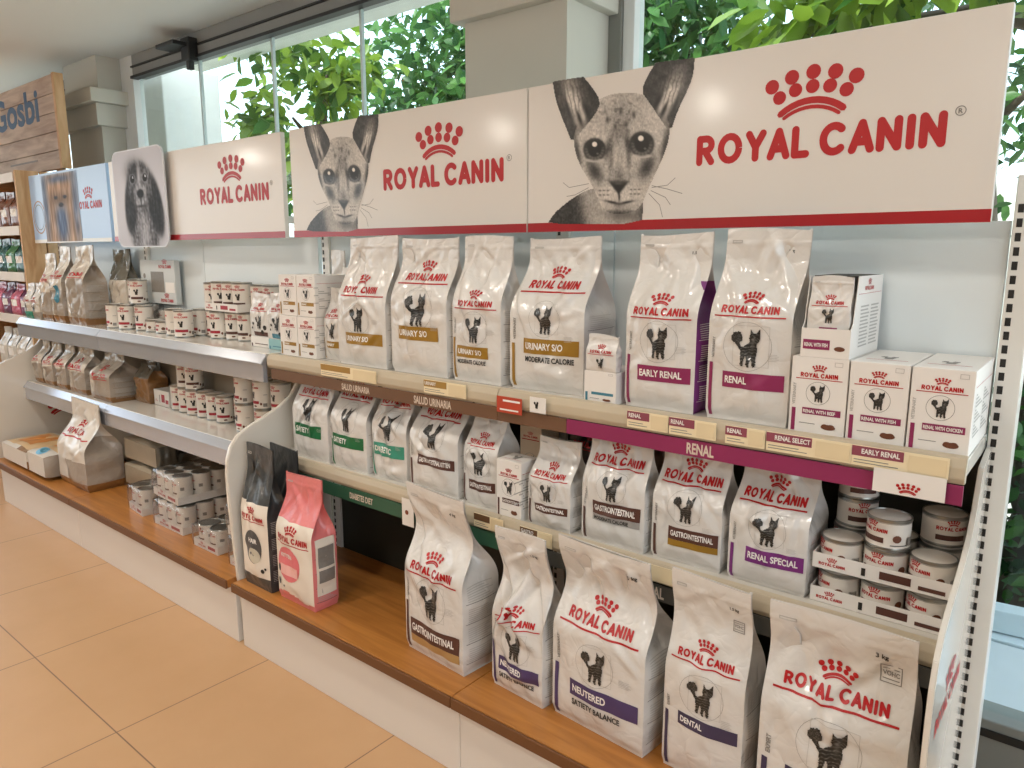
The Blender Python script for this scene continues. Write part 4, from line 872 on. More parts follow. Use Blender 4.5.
# middle shelf
MB = [
 ('white kibble bag with dark green band, first on the middle shelf by the end panel', -2.075, -1.888, 1.395, (300, 352), .08, 51, dict(band='green', words='SATIETY', lz=.72, cz=(.44, .70), bz=(.26, .4), bx=(.1, .88), lw=.7, strip=False)),
 ('second white kibble bag with dark green band, grey side showing', -1.872, -1.70, 1.395, (350, 362), .1, 52, dict(band='green', words='SATIETY', lz=.76, cz=(.42, .68), bz=(.25, .38), bx=(.08, .97), lw=.86)),
 ('white kibble bag with creased lighter teal band', -1.685, -1.535, 1.405, (398, 372), .09, 53, dict(band='teal', words='DIABETIC', lz=.76, cz=(.42, .68), bz=(.25, .38), bx=(.1, .98), lw=.8, wr=.011)),
 ('white kibble bag with brown band showing a kitten, under the brown strip', -1.515, -1.327, 1.40, (436, 378), .12, 54, dict(band='brown', words='GASTROINTESTINAL KITTEN', lz=.73, cz=(.44, .69), bz=(.27, .37), lw=.7, wr=.009)),
 ('slim white kibble bag with brown band, left of the little carton', -1.305, -1.187, 1.40, (487, 403), .09, 55, dict(band='brown', words='GASTROINTESTINAL', lz=.62, cz=(.33, .57), bz=(.17, .27), wr=.009)),
 ('slim white kibble bag with brown band, right of the little carton', -1.073, -.947, 1.385, (556, 438), .09, 56, dict(band='brown', words='GASTROINTESTINAL', lz=.6, cz=(.33, .54), bz=(.2, .29), wr=.006)),
 ('white kibble bag with brown band and a grey line under it', -.917, -.752, 1.39, (620, 432), .07, 57, dict(band='brown', words='GASTROINTESTINAL', sub='MODERATE CALORIE', band2=M('line_grey2', '#a09d99', .45), lz=.72, cz=(.42, .65), bz=(.28, .4), wr=.008, lw=.8)),
 ('white kibble bag with brown band and a gold line under it', -.738, -.577, 1.40, (690, 444), .09, 58, dict(band='brown', words='GASTROINTESTINAL', band2=BAND['gold'], lz=.7, cz=(.38, .62), bz=(.22, .33), bx=(.27, 1.0), lw=.84, wr=.006)),
 ('white kibble bag with violet band, beside the trays of small cans', -.561, -.403, 1.40, (772, 456), .12, 59, dict(band='violet', words='RENAL SPECIAL', lz=.68, cz=(.36, .6), bz=(.2, .32), bx=(.24, 1.0), lw=.8, wr=.006))]
for (lb, x0, x1, yf, top, D_p, sd, kw) in MB: bag(lb, x0, x1, yf, ZM, top, D_p, sd, Hmax=.292, **kw)
o = [q for q in bpy.data.objects if q.get('label', '').startswith('white kibble bag with brown band and a gold')][0]
hM = cart_h(513, 462, 1.375, ZM)
carton('little white pouch box with brown band, between the two slim bags', -1.17, -1.09, 1.375, ZM, hM, .07, 'brown', 'GASTROINTESTINAL', lod=7, parts='lcbs')
carton('cream pouch box standing behind the little brown-band box', -1.185, -1.115, 1.49, ZM, .25, .08, None, None, lod=7, parts='lc', topart=False, bodymat=M('carton_cream', '#d9c3a8', .5))
bag('dark brown kibble bag at the back behind a slim white bag', -1.06, -.93, 1.512, ZM, (560, 424), .07, 61, None, Hmax=.292, fm=M('brown_film', '#3a2a26', .35, coat=.3), lz=.78, lw=.86, cz=None, ring_=False, lod=7)
bag('brown speckled kibble bag half hidden behind the grey-line bag', -.85, -.748, 1.49, ZM, (650, 440), .08, 62, None, Hmax=.292, fm=M('speckled_film', '#6b4a3a', .35, coat=.3, var=.5, scale=60), lw=None, cz=None, kg='2 kg', ring_=False, lod=7)
# trays of small cans and the single can on top
for lv in (0, 1):
    tray(['lower', 'upper'][lv]+' white can tray at the right end of the middle shelf', -.395, -.158, 1.405, ZM+.001+lv*.068, .185, .03)
grp = ['small cans in the lower tray', 'small cans in the upper tray']
for lv in (0, 1):
    for j in range(2):
        for i in range(3):
            can('small', (-.395+.0405+.0778*i, 1.405+.043+.082*j, ZM+.0035+lv*.068), .5*((i*3+j) % 5-2)*.5, 'small grey-topped can packed in the %s tray right of the violet-band bag' % ('lower', 'upper')[lv], grp[lv])
for k, (x, y_, n) in enumerate(((-.353, 1.537, 2), (-.20, 1.537, 1))):
    for q in range(n): can('small', (x, y_, ZM+.0035+.068+.0585*(q+1)), 1., 'small dark can stacked at the back of the can trays, in shade', 'cans stacked behind the trays')
can('small', (-.277, 1.452, ZM+.0035+.068+.0588), -.15, 'single small white can standing on top of the can trays', None)
# bottom shelf
GR = M('charcoal_film', '#3d3f40', .3, coat=.4, bump=.12); PK = M('pink_film', '#e07f80', .32, coat=.3, bump=.1); LBL = M('label_cream', '#e9dfd2', .4); [crinkle(m_, .35) for m_ in (GR, PK)]
def oval_art(c1, c2):
    def f(g, S, W, H, mf, ms):
        Art().add(cut(tf(circ(0, 0, 1, 24, 1.), -.1*W, .32*H, .32*W, .14*H), .02), c1).add(grid(-.34*W, .23*H, .16*W, .31*H, 8, 3), c2, 1).add(fit('KITTEN' if c1 is BAND['pink'] else 'ADULT', -.3*W, .37*H, .03*H, .4*W), INKW, 1).add(circ(-.36*W, .27*H, .035*W, 10, .03*H), DARK, 2).add(circ(-.38*W, .16*H, .035*W, 10, .03*H), DARK, 2).add(circ(-.25*W, .13*H, .02*W, 8), DARK, 2).build('oval_badge', mf, g)
        Art().add(grid(.12, .12*H, .9, .56*H, 6, 8), LBL).add(grid(.2, .34*H, .84, .5*H, 5, 4), GREY, 1).add(grid(.2, .22*H, .84, .32*H, 5, 4), GREY, 1).add((fit('2 kg', .3, .145*H, .03*H)[0]*[1, 1], text('2 kg')[1]), DARK, 1).build('side_label', lambda T, Z, off: ms(np.clip(T, 0, 1), Z, off+.001), g)
    return f
def zone_lbl(lo, hi): return lambda k, u, v: 1 if (k == 'f' and lo < v < hi) else 0
bag('charcoal grey and white kibble bag, against the white end panel', -2.125, -1.975, 1.215, ZB, (262, 447), .068, 71, None, mats=[GR, LBL], zone=zone_lbl(.1, .62), lz=.5, lw=.8, cz=None, art=lambda g, S, W, H, mf, ms: Art().add(cut(tf(circ(0, 0, 1, 24), .02*W, .31*H, .3*W, .12*H), .02), BAND['dkgrey']).add(cut(tf(circ(0, 0, 1, 20), .05*W, .25*H, .22*W, .055*H), .02), M('badge_sand', '#c9c2b0', .5), 1).add(fit('HAIR', -.12*W, .34*H, .03*H, .3*W), INKW, 1).add(circ(.3*W, .15*H, .05*W, 8), DARK, 1).add(circ(.38*W, .17*H, .03*W, 8), DARK, 1).build('oval_badge', mf, g), ring_=False, strip=False, wr=.006)
bag('dark charcoal kibble bag standing behind the pink one', -2.11, -1.957, 1.303, ZB, (291, 449), .042, 72, None, bulge=.003, wr=.004, mats=[GR, LBL], zone=zone_lbl(.1, .55), lw=None, cz=None, ring_=False, lod=7)
bag('pink and white kibble bag with a pink oval, standing on the wood base', -1.945, -1.762, 1.225, ZB, (316, 480), .085, 73, None, mats=[PK, LBL], zone=lambda k, u, v: 1 if (k == 'f' and .06+.02*math.sin(6*u) < v < .66) else 0, lz=.5, lw=.8, cz=None, art=oval_art(BAND['pink'], M('pale_pink', '#efb8b2', .4)), ring_=False, wr=.005, vs=.55, rz=.0, sway=.03)
bag('white kibble bag with brown and gold band, largest by the gap on the wood base', -1.402, -1.175, 1.262, ZB, (437, 492), .125, 74, 'brown', 'GASTROINTESTINAL', band2=BAND['tan'], fold=-.42, rz=-.07, lz=.52, cz=(.27, .47), bz=(.12, .22), bx=(.1, .98), kg='4 kg', wr=.008, vs=.5, vf=.8, sway=.0)
bag('smaller white kibble bag with purple band, crumpled, second on the wood base', -1.105, -.94, 1.28, ZB, (522, 534), .10, 75, 'purple', 'NEUTERED', 'SATIETY BALANCE', fold=-.42, rz=-.07, lz=.47, cz=(.24, .42), bz=(.14, .22), bx=(.15, .98), kg='1.5 kg', wr=.013, vs=.45, vf=.75)
bag('big white kibble bag with purple band and wide pleated side, on the wood base', -.918, -.668, 1.278, ZB, (605, 549), .13, 76, 'purple', 'NEUTERED', 'SATIETY BALANCE', fold=-.42, rz=-.07, lz=.58, cz=(.3, .48), bz=(.18, .27), bx=(.22, .98), kg='3.5 kg', wr=.008, vs=.5, vf=.8)
p0, p1 = aty(692, 575, 1.335), aty(769, 600, 1.335)
bag('tall white kibble bag at the bottom of the photo, left of the widest one', -.635, -.463, 1.285, ZB, (730, 586), .10, 77, 'navy', 'DENTAL', fold=-.42, vert='EXPERT', seal=True, rz=-.03, lz=.6, cz=(.36, .53), bz=(.27, .335), bx=(.2, .98), kg='1.5 kg', wr=.004, vs=.5, topw=.97)
bag('widest white kibble bag at the bottom right corner of the shelves', -.43, -.182, 1.27, ZB, (848, 622), .12, 78, 'navy', 'SENIOR', fold=-.42, vert='EXPERT', seal=True, rz=.02, lz=.655, lw=.72, cz=(.36, .56), bz=(.25, .32), kg='3 kg', wr=.007, vs=.55, topw=.98)

# ------------------------------------------------------------------ left-hand bays
KF = M('kibble_film', '#cfc7bb', .22, coat=.5, var=.08, scale=14, bump=.1); KB = M('kibble_brown', '#8a6238', .28, coat=.5, var=.25, scale=30); KT = M('kibble_tan', '#a1968a', .28, coat=.4, var=.15, scale=20); CLR = M('kibble_grey', '#6d6a60', .2, coat=.6, var=.25, scale=12)
def kz(lo=.1, mid=.55): return lambda k, u, v: (1 if v < lo else (2 if (k in 'rl' and v < mid) or (k == 'f' and v < mid*.8 and u > .25) else 0))
KM = [KF, KB, KT]
for m_ in (KF, KB, KT, CLR): crinkle(m_, .6)
ZL = .63
bag('very small dotted bag at the far left end of the top shelf', -4.41, -4.32, 1.385, ZU, (25, 283), .05, 81, None, mats=[film, BAND['teal'], KF], zone=kz(.2), lz=.5, cz=(.2, .45), ring_=False, lod=6)
bag('very small pinkish bag second from the far left end of the top shelf', -4.30, -4.21, 1.385, ZU, (34, 283), .05, 82, None, mats=[film, KT, KF], zone=kz(.2), lz=.5, cz=(.2, .45), ring_=False, lod=6)
bag('shiny kibble bag with dark folded top, leftmost tall bag on the far top shelf', -4.19, -4.06, 1.39, ZU, (49, 254), .08, 83, None, mats=KM, zone=kz(), lz=.6, cz=None, ring_=False, lod=6, wr=.012)
bag('shiny kibble bag with a blue spot, on the far top shelf', -4.04, -3.915, 1.39, ZU, (64, 247), .1, 84, None, mats=KM, zone=kz(), lz=.6, cz=None, ring_=False, lod=6, wr=.012, sway=.12, art=lambda g, S, W, H, mf, ms: Art().add(cut(tf(circ(0, 0, 1, 12), .2*W, .38*H, .18*W, .12*H), .02), BAND['blue']).build('blue_spot', mf, g))
bag('shiny kibble bag with a golden open top, largest on the far top shelf', -3.89, -3.69, 1.40, ZU, (86, 246), .105, 85, None, mats=KM, zone=kz(.08, .75), lz=.62, cz=None, ring_=False, lod=6, wr=.014, sway=.1)
bag('grey clear-topped kibble bag behind the largest shiny bag', -3.72, -3.54, 1.53, ZU, (118, 249), .058, 86, None, mats=[CLR, KF, KF], zone=lambda k, u, v: 0 if v > .6 else 1, lw=None, cz=None, ring_=False, lod=6, wr=.012)
# middle shelf, shiny bags
for k, (u0, u1, vb, ut, vt, D_p, lb) in enumerate(((37, 44, 384, 36, 338, .1, 'first'), (46, 55, 387, 52, 342, .1, 'second'), (59, 68, 389, 65, 343, .1, 'third'), (72, 87, 394, 80, 345, .1, 'fourth'))):
    a = atz(u0, vb-3, ZL); x0 = aty(u0, vb, YF)[0]; x1 = aty(u1, vb, YF)[0]
    bag('%s shiny brown-bottomed kibble bag from the left on the far middle shelf' % lb, x0, x1, YF, ZL, (ut, vt), min(D_p, .1), 90+k, None, Hmax=.303, mats=KM, zone=kz(.12, .6), lz=.55, cz=None, ring_=False, lod=6, wr=.012, sway=.05)
bag('big brown-bottomed kibble bag, widest of those on the far middle shelf', -3.70, -3.49, 1.395, ZL, (104, 350), .15, 95, None, Hmax=.303, mats=KM, zone=kz(.12, .85), lz=.5, cz=None, ring_=False, lod=6, wr=.01, kg='1.5 kg')
bag('dark shiny kibble bag at the back, right of the widest far middle shelf bag', -3.47, -3.33, 1.495, ZL, (146, 357), .085, 96, None, Hmax=.303, mats=[CLR, KB, KB], zone=kz(.15, .7), lw=None, cz=None, ring_=False, lod=6, wr=.012)
# cans: (kind, u, v of the foot, yplane, level)
def cans_at(lst, z, label, group):
    for (kind, u, y_, lv, rz) in lst:
        x = u if u < 0 else aty(u, 330, y_)[0]
        can(kind, (x, y_, z+.0008+lv*(.1085 if kind.startswith('tall') else .0515)), rz, label, group)
cans_at([('tallred', -3.50, 1.45, 0, -.3), ('tallred', -3.39, 1.455, 0, .6), ('tallred', -3.28, 1.48, 0, .2)], ZU, 'tall can right of the largest shiny bag on the far top shelf', 'cans next to the shiny bags')
cans_at([('tallbrown', -3.497, 1.555, 0, -.4), ('tallbrown', -3.497, 1.555, 1, .4), ('tallbrown', -3.385, 1.513, 1, .8)], ZU, 'tall can stacked behind the cans next to the shiny bags', 'cans stacked behind')
cans_at([('flat', -3.19, 1.485, 0, -.3), ('flat', -3.10, 1.485, 0, .1)], ZU, 'low flat can in front of the upright grey tray on the far top shelf', 'flat cans')
cans_at([('tallred', -2.985, 1.47, 0, -.6), ('tallred', -2.885, 1.455, 0, .75), ('tallred', -2.90, 1.54, 0, -.2)], ZU, 'tall can in the front pair at the middle of the far top shelf', 'front cans on the far top shelf')
cans_at([('tallred', -2.815, 1.555, 0, -.4), ('tallred', -2.735, 1.525, 0, .3), ('tallred', -2.815, 1.553, 1, .8)], ZU, 'tall can in the stack with a single can on top, far top shelf', 'stacked cans on the far top shelf')
cans_at([('tallbrown', -2.655, 1.545, 0, .5), ('tallbrown', -2.578, 1.55, 0, .3)], ZU, 'tall can under the small white can tray on the far top shelf', 'cans under the tray')
tray('small white can tray resting on cans behind the dotted pouches', -2.776, -2.54, 1.49, ZU+.112, .105, .03, band='red')
cans_at([('tallbrown', -2.735, 1.54, 1.055, .9), ('tallbrown', -2.658, 1.54, 1.055, .7), ('tallbrown', -2.581, 1.54, 1.055, .5)], ZU, 'tall can sitting in the small tray above the dotted pouches', 'cans in the small tray')
cans_at([('tallbrown', -2.485, 1.558, 0, .5), ('tallbrown', -2.485, 1.558, 1, .5), ('tallbrown', -2.405, 1.558, 0, .3), ('tallbrown', -2.405, 1.558, 1, .3)], ZU, 'tall can at the back between the small tray and the gold-band boxes', 'cans at the back')
# upright printed tray on shrink-wrapped flat packs
g0 = multipack('low shrink-wrapped block of cans under the upright grey tray', (-3.16, 1.563, 0), 0, 4, 1, ZU, .03, .085)
g1 = carton('large pale grey printed tray standing on edge at the back of the far top shelf', -3.456, -3.14, 1.56, ZU+.111, .19, .025, None, None, lod=7, parts='', topart=False, dish=False, bodymat=M('tray_grey', '#cdd2d2', .45))
Art().add(tf(logo(6), .02, .155, .11), RED).add(tf(logo(6), .02, .008, .11), RED).add(grid(-.06, .05, .06, .14, 1, 1), GREY).add(grid(.07, .05, .15, .095, 1, 1), INKW).add(circ(-.12, .12, .012, 10), GREY).add(circ(-.12, .085, .012, 10), GREY).build('tray_print', front_map(0), g1)
g2 = multipack('loose shrink-wrapped block of cans at the back, supporting the grey tray', (-3.36, 1.545, 0), 0, 1, 1, ZU, .036, .106)
# dotted pouches
def pouchpair(x0, x1, y_, lb, bnd, sd, top):
    carton('%s display tray at the foot of a dotted pouch' % lb, x0, x1, y_, ZU, .036, .05, bnd, None, lod=6, parts='', topart=False, dish=False, name='pouch_tray', bodymat=M('tray_teal', '#8fbcc0', .45) if bnd == 'blue' else card)
    bag('white pouch with black spots standing on the %s display tray' % lb, x0+.004, x1-.002, y_+.004, ZU+.0365, top, .025, sd, bnd, None, strip=False, lz=.62, lw=.6, cz=(.16, .5), bz=(.02, .12), ring_=False, wr=.003, bulge=.004, name='food_pouch', cat='pet food pouch', lod=6,
        art=lambda g, S, W, H, mf, ms: Art().add(circ(-.3*W, .3*H, .05*W, 8), DARK).add(circ(-.36*W, .2*H, .04*W, 8), DARK).add(circ(.33*W, .22*H, .08*W, 8), DARK).add(circ(.2*W, .12*H, .07*W, 8), DARK).build('spots', mf, g))
pouchpair(-2.42, -2.30, 1.465, 'white and brown', 'brown', 101, (258, 293)); pouchpair(-2.29, -2.18, 1.455, 'teal', 'blue', 102, (272, 292))
# far middle shelf cans
cans_at([('tallred', -3.13, 1.535, 0, .9), ('tallred', -3.052, 1.53, 0, .9), ('tallred', -2.975, 1.525, 0, .8)], ZL, 'tall can at the left end of the front row on the far middle shelf', 'front row left cans')
cans_at([('tallred', -2.898, 1.53, 0, .9), ('tallred', -2.822, 1.53, 0, 1.), ('tallred', -2.745, 1.53, 0, .7)], ZL, 'tall can at the right end of the front row on the far middle shelf', 'front row right cans')
cans_at([('tallbrown', -3.052, 1.53, 1, .9), ('tallbrown', -2.975, 1.527, 1, .8)], ZL, 'tall can standing on top of the front row on the far middle shelf', 'two-high cans')
cans_at([('tallbrown', -2.655, 1.558, 0, .5)], ZL, 'tall can in shade between the front row and the right-hand stack', 'shaded cans')
cans_at([('tallred', -2.545, 1.50, 0, -.2), ('tallred', -2.545, 1.50, 1, -.3), ('tallviolet', -2.46, 1.555, 0, .2), ('tallviolet', -2.46, 1.555, 1, .2)], ZL, 'tall can in the stack left of the white end panel, far middle shelf', 'stacked cans left')
cans_at([('tallred', -2.40, 1.49, 0, -.1), ('tallred', -2.40, 1.49, 1, -.2), ('tallred', -2.30, 1.50, 0, .1), ('tallred', -2.30, 1.50, 1, .1)], ZL, 'tall can in the stack touching the white end panel, far middle shelf', 'stacked cans right')
tray('white can tray lying at the back of the far middle shelf', -3.318, -3.18, 1.51, ZL+.001, .085, .07, band='red'); 
# far base: lying sacks, a standing bag, shrink-wrapped cans
def sack(label, x0, x1, y0, z, L, th, seed, mats, zone, art=None, rz=0.):
    """a full kibble bag lying on its back, its bottom towards the aisle"""
    W = x1-x0; g = thing('food_sack', label, 'pet food bag', ((x0+x1)/2, y0, z), rz)
    g.rotation_euler = (-PI/2, 0, rz); g.location.z = z+th/2+.021
    S = BagShape(W, th, L, seed, vs=.6, vf=.92, bulge=.012, wr=.009, topw=.98); bag_body(S, g, mats, zone, 30, 16, 7)
    if art: art(g, S, W, L, lambda X, Z, off: S.front(X/W+.5, Z/L, off+.001), None)
    return g
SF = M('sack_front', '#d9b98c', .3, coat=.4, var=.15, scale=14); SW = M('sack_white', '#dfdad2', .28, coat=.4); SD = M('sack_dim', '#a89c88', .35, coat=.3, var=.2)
sack('lying tan and white sack at the far left end of the wood base', -4.40, -4.05, 1.20, ZB, .36, .085, 111, [SF, SW, KB], lambda k, u, v: 0 if k == 'f' and v > .08 else (1 if u < .6 else 2), lambda g, S, W, H, mf, ms: Art().add(grid(-.3*W, .15*H, .2*W, .55*H, 8, 8), BAND['orange']).add(grid(-.4*W, .62*H, .35*W, .8*H, 8, 6), SW).build('front_print', mf, g))
s2 = sack('lying white sack with a blue patch beside the standing bag, on the wood base', -4.03, -3.82, 1.20, ZB, .34, .10, 112, [SF, SW, KT], lambda k, u, v: 0 if k == 'f' and v > .2 else (1 if k == 'f' else 2), lambda g, S, W, H, mf, ms: Art().add(cut(tf(circ(0, 0, 1, 16), 0.02*W, .10*H, .2*W, .085*H), .02), BAND['lblue']).add(cut(tf(circ(0, 0, 1, 12), .06*W, .11*H, .1*W, .05*H), .02), BAND['blue'], 1).add(grid(-.3*W, .3*H, .3*W, .6*H, 6, 6), BAND['orange']).build('front_print', mf, g))
sack('large dim sack lying at the back behind the standing bag, on top of another', -3.45, -3.14, 1.415, ZB+.125, .15, .09, 113, [SD, CLR, KT], lambda k, u, v: 0 if k == 'f' else 1, lambda g, S, W, H, mf, ms: Art().add(cut(tf(circ(0, 0, 1, 16), .1*W, .4*H, .12*W, .12*H), .02), BAND['blue']).build('front_print', mf, g))
sack('large dim sack lying at the back behind the standing bag, underneath another', -3.47, -3.16, 1.415, ZB, .15, .09, 114, [SD, CLR, CLR], lambda k, u, v: 0 if k == 'f' else 1)
bag('standing white and tan kibble bag on the far wood base beside lying sacks', -3.80, -3.49, 1.26, ZB, (92, 403), .16, 115, None, mats=[SW, KB, KT], zone=lambda k, u, v: 1 if v < .08 else (2 if (k in 'rl' and v < .62) or (k == 'f' and v < .35 and u > .35) else 0), lz=.62, lw=.55, cx=.45, cz=None, ring_=False, lod=7, wr=.016, vs=.45, vf=.8, kg=None)
multipack('shrink-wrapped can pack nearest the standing bag on the wood base', (-3.07, 1.36, 0), -.1, 2, 2, ZB)
multipack('shrink-wrapped can pack under the stacked one on the wood base', (-2.78, 1.39, 0), 0, 3, 3, ZB); multipack('shrink-wrapped can pack stacked on top of another pack', (-2.80, 1.40, 0), -.06, 3, 3, ZB+.113)
multipack('crinkled shrink-wrapped can pack near the white end panel', (-2.47, 1.345, 0), 0, 2, 2, ZB, .04, .085)
multipack('tall stack of wrapped cans touching the white end panel, lower block', (-2.25, 1.33, 0), 0, 1, 2, ZB); multipack('tall stack of wrapped cans touching the white end panel, upper block', (-2.25, 1.33, 0), 0, 1, 2, ZB+.112)

# ------------------------------------------------------------------ wooden display at the far left
g = thing('wooden_display', 'pine display shelf with coloured pet food pouches, left of the white bays', 'display shelf', (-5.1, 1.72, 0)); X1, Y0_, Y1_ = -4.60, 1.46, 1.95
for k in range(4):
    a = Y0_+(Y1_-Y0_)*k/4; box('side_board', (X1-.02, a+.004, 0), (X1, a+(Y1_-Y0_)/4-.004, 1.74), pine, g, .002)
box('back_board', (-6.0, Y1_-.02, 0), (X1-.021, Y1_, 1.74), pine, g, .002); box('side_board', (-6.02, Y0_, 0), (-6.0, Y1_, 1.74), pine, g, .002)
for z in (.25, .62, .93, 1.17, 1.42, 1.70): box('shelf_board', (-5.999, Y0_+.01, z), (X1-.021, Y1_-.021, z+.022), pine, g, .002); box('shelf_lip', (-5.999, Y0_, z-.02), (X1-.021, Y0_+.009, z+.03), M('lip_white', '#ded6cc', .5), g, .002)
adopt_l(g)
yb = 1.69; xr_ = aty(62, 145, yb)[0]; zb0, zb1 = aty(62, 146, yb)[2], aty(52, 73, yb)[2]
g = thing('display_name_board', 'whitewashed plank sign on top of the wooden display', 'shop sign', (xr_-.6, yb, 1.75))
zb0 = 1.765; nz = 5
for k in range(nz): box('plank', (xr_-1.3, yb, zb0+(zb1-zb0)*k/nz+.002), (xr_-.03, yb+.03, zb0+(zb1-zb0)*(k+1)/nz-.001), crate, g, .002)
box('end_board', (xr_-.029, yb-.01, zb0), (xr_, yb+.04, zb1), pine, g, .002)
t0, t1 = aty(-6, 120, yb)[0], aty(40, 120, yb)[0]
V, F = text('Gosbi', .03); sx = (t1-t0)/V[:, 0].max(); zt0 = aty(20, 126, yb)[2]
Art().add((V*[sx, .17]+[t0, zt0], F), M('board_blue', '#3a5a7c', .6)).build('lettering', wmap(yb), g)
box('small_line', (t0+.2, yb-.0015, zb0+.06), (t1-.1, yb-.0005, zb0+.07), M('line_grey', '#8a8580', .6), g, 0)
for k in (0, 1): box('support', (xr_-1.1+.9*k, yb+.0305, 1.723), (xr_-1.04+.9*k, yb+.06, zb1-.05), pine, g, .002)
adopt_l(g)
FILMS = {k: M('pouch_'+k, h, .3, coat=.4, var=.25, scale=25) for k, h in dict(brown='#7a4a34', teal='#1f5a58', green='#3f7d4e', pink='#c86a86', plum='#7a4a6a', white='#d8d4cc')}.items() if False else {k: M('pouch_'+k, h, .3, coat=.4, var=.25, scale=25) for k, h in dict(brown='#7a4a34', teal='#1f5a58', green='#3f7d4e', pink='#c86a86', plum='#7a4a6a', white='#d8d4cc').items()}
rows = [(1.442, ['brown']*4, .2, 'brown pouch on the upper visible shelf of the wooden display', 'brown pouches'), (1.192, ['teal', 'green']*2, .19, None, None), (.952, ['plum', 'pink']*2, .18, None, None), (.642, ['white']*4, .22, 'white pouch on the lower shelf of the wooden display', 'white pouches')]
for z, cs, h, lb, gp in rows:
    for k, c in enumerate(cs):
        x = -4.74-.15*k
        bag(lb or '%s pouch on the shelf of the wooden display' % c, x-.065, x+.065, 1.49, z+.001, None, .07, 130+k, None, mats=[FILMS[c], INKW], zone=lambda kk, u, v: 1 if kk == 'f' and .3 < v < .5 and .2 < u < .8 else 0, lw=None, cz=None, ring_=False, lod=6, H=h, group=gp or c+' pouches', name='display_pouch', cat='pet food pouch', wr=.006)

# cable on the floor by the window
tag(tube('floor_cable', [(-.12, 1.93, .012), (0, 1.92, .012), (.2, 1.95, .012), (.5, 1.93, .012)], .008, white_metal), 'white cable along the floor below the right window', 'cable')

# ------------------------------------------------------------------ garden outside
def leafmat(name, h1, h2):
    m = bpy.data.materials.new(name); m.use_nodes = True; nt = m.node_tree; b = nt.nodes['Principled BSDF']; out = nt.nodes['Material Output']
    gi = nt.nodes.new('ShaderNodeNewGeometry'); cr = nt.nodes.new('ShaderNodeValToRGB'); cr.color_ramp.elements[0].color = (*lin(h1), 1); cr.color_ramp.elements[1].color = (*lin(h2), 1)
    nt.links.new(gi.outputs['Random Per Island'], cr.inputs[0]); nt.links.new(cr.outputs[0], b.inputs['Base Color']); b.inputs['Roughness'].default_value = .35
    tr = nt.nodes.new('ShaderNodeBsdfTranslucent'); nt.links.new(cr.outputs[0], tr.inputs[0]); mx = nt.nodes.new('ShaderNodeMixShader'); mx.inputs[0].default_value = .4
    nt.links.new(b.outputs[0], mx.inputs[1]); nt.links.new(tr.outputs[0], mx.inputs[2]); nt.links.new(mx.outputs[0], out.inputs[0]); return m
def foliage(name, pts, size, mat, parent, seed, droop=.5):
    r = np.random.RandomState(seed); V = []; F = []
    prof = [(0, 0, 0), (.25, .2, .05), (.6, .23, .06), (1, 0, -.03), (.6, -.23, .06), (.25, -.2, .05), (.3, 0, 0), (.65, 0, 0)]
    fc = [(0, 1, 6), (1, 2, 7, 6), (2, 3, 7), (0, 6, 5), (6, 7, 4, 5), (7, 3, 4)]
    P = np.array(prof)
    for p in pts:
        s = size*r.uniform(.65, 1.25); a = r.uniform(0, 2*PI); el = -droop+r.normal(0, .5); ro = r.normal(0, .7)
        d = np.array([math.cos(a)*math.cos(el), math.sin(a)*math.cos(el), math.sin(el)]); u = np.cross(d, [0, 0, 1.]); u /= np.linalg.norm(u)+1e-6; n = np.cross(u, d); u2 = u*math.cos(ro)+n*math.sin(ro); n2 = np.cross(u2, d)
        o = len(V); Q = p+s*(P[:, :1]*d+P[:, 1:2]*u2+P[:, 2:3]*n2); V += list(Q); F += [tuple(i+o for i in f) for f in fc]
    return mesh(name, V, F, mat, parent, smooth=True)
bark = M('bark', '#5d5145', .9, var=.3, scale=20, bump=.6)
def cluster(c, rad, n, seed, flat=1.):
    r = np.random.RandomState(seed); out = []
    cl = [np.array(c)+r.normal(0, 1, 3)*np.array(rad)*.55 for _ in range(max(5, n//45))]
    for k in range(n): out.append(cl[k % len(cl)]+r.normal(0, 1, 3)*np.array(rad)*.28)
    return out
lf1 = leafmat('leaf_bright', '#2f6424', '#9cb83e'); lf2 = leafmat('leaf_mid', '#23502a', '#5f8f45'); lf3 = leafmat('leaf_dark', '#244a26', '#55803a')
def tree(label, base, top, clusters, size, mat, seed, name='garden_tree', cat='tree'):
    g = thing(name, label, cat, base); b = Vector(base)
    t = Vector(top)-b; tube('trunk', [(0, 0, 0), t*.4+Vector((.08, 0, 0)), t*.75+Vector((-.05, .05, 0)), t], [.11, .09, .07, .03], bark, g)
    pts = []
    for k, (c, rad, n) in enumerate(clusters):
        pts += cluster(Vector(c)-b, rad, n, seed+k); cv = Vector(c)-b
        tube('branch', [t*.7, (t*.7+cv)/2+Vector((0, 0, .15)), cv], [.035, .025, .01], bark, g, 6)
    foliage('leaves', pts, size, mat, g, seed); return g
tree('leafy tree with bright yellow-green leaves outside the left window panes', (-5.3, 4.0, -.02), (-5.2, 3.9, 2.6), [((-5.15, 3.6, 2.35), (.55, .3, .5), 420), ((-4.7, 3.6, 2.6), (.45, .3, .4), 330), ((-4.9, 3.6, 1.9), (.6, .3, .4), 300)], .15, lf1, 5)
tree('dense darker tree filling the middle of the long window', (-4.6, 6.4, -.02), (-4.6, 6.2, 3.2), [((-6.6, 6.3, 2.9), (.9, .4, 1.0), 1500), ((-5.3, 6.2, 3.1), (.9, .5, 1.0), 2000), ((-4.0, 6.1, 3.1), (.9, .5, 1.0), 2200), ((-3.0, 6.0, 2.9), (.8, .4, 1.0), 1500), ((-5.4, 6.2, 2.1), (1.8, .4, .5), 1500)], .17, lf2, 25)
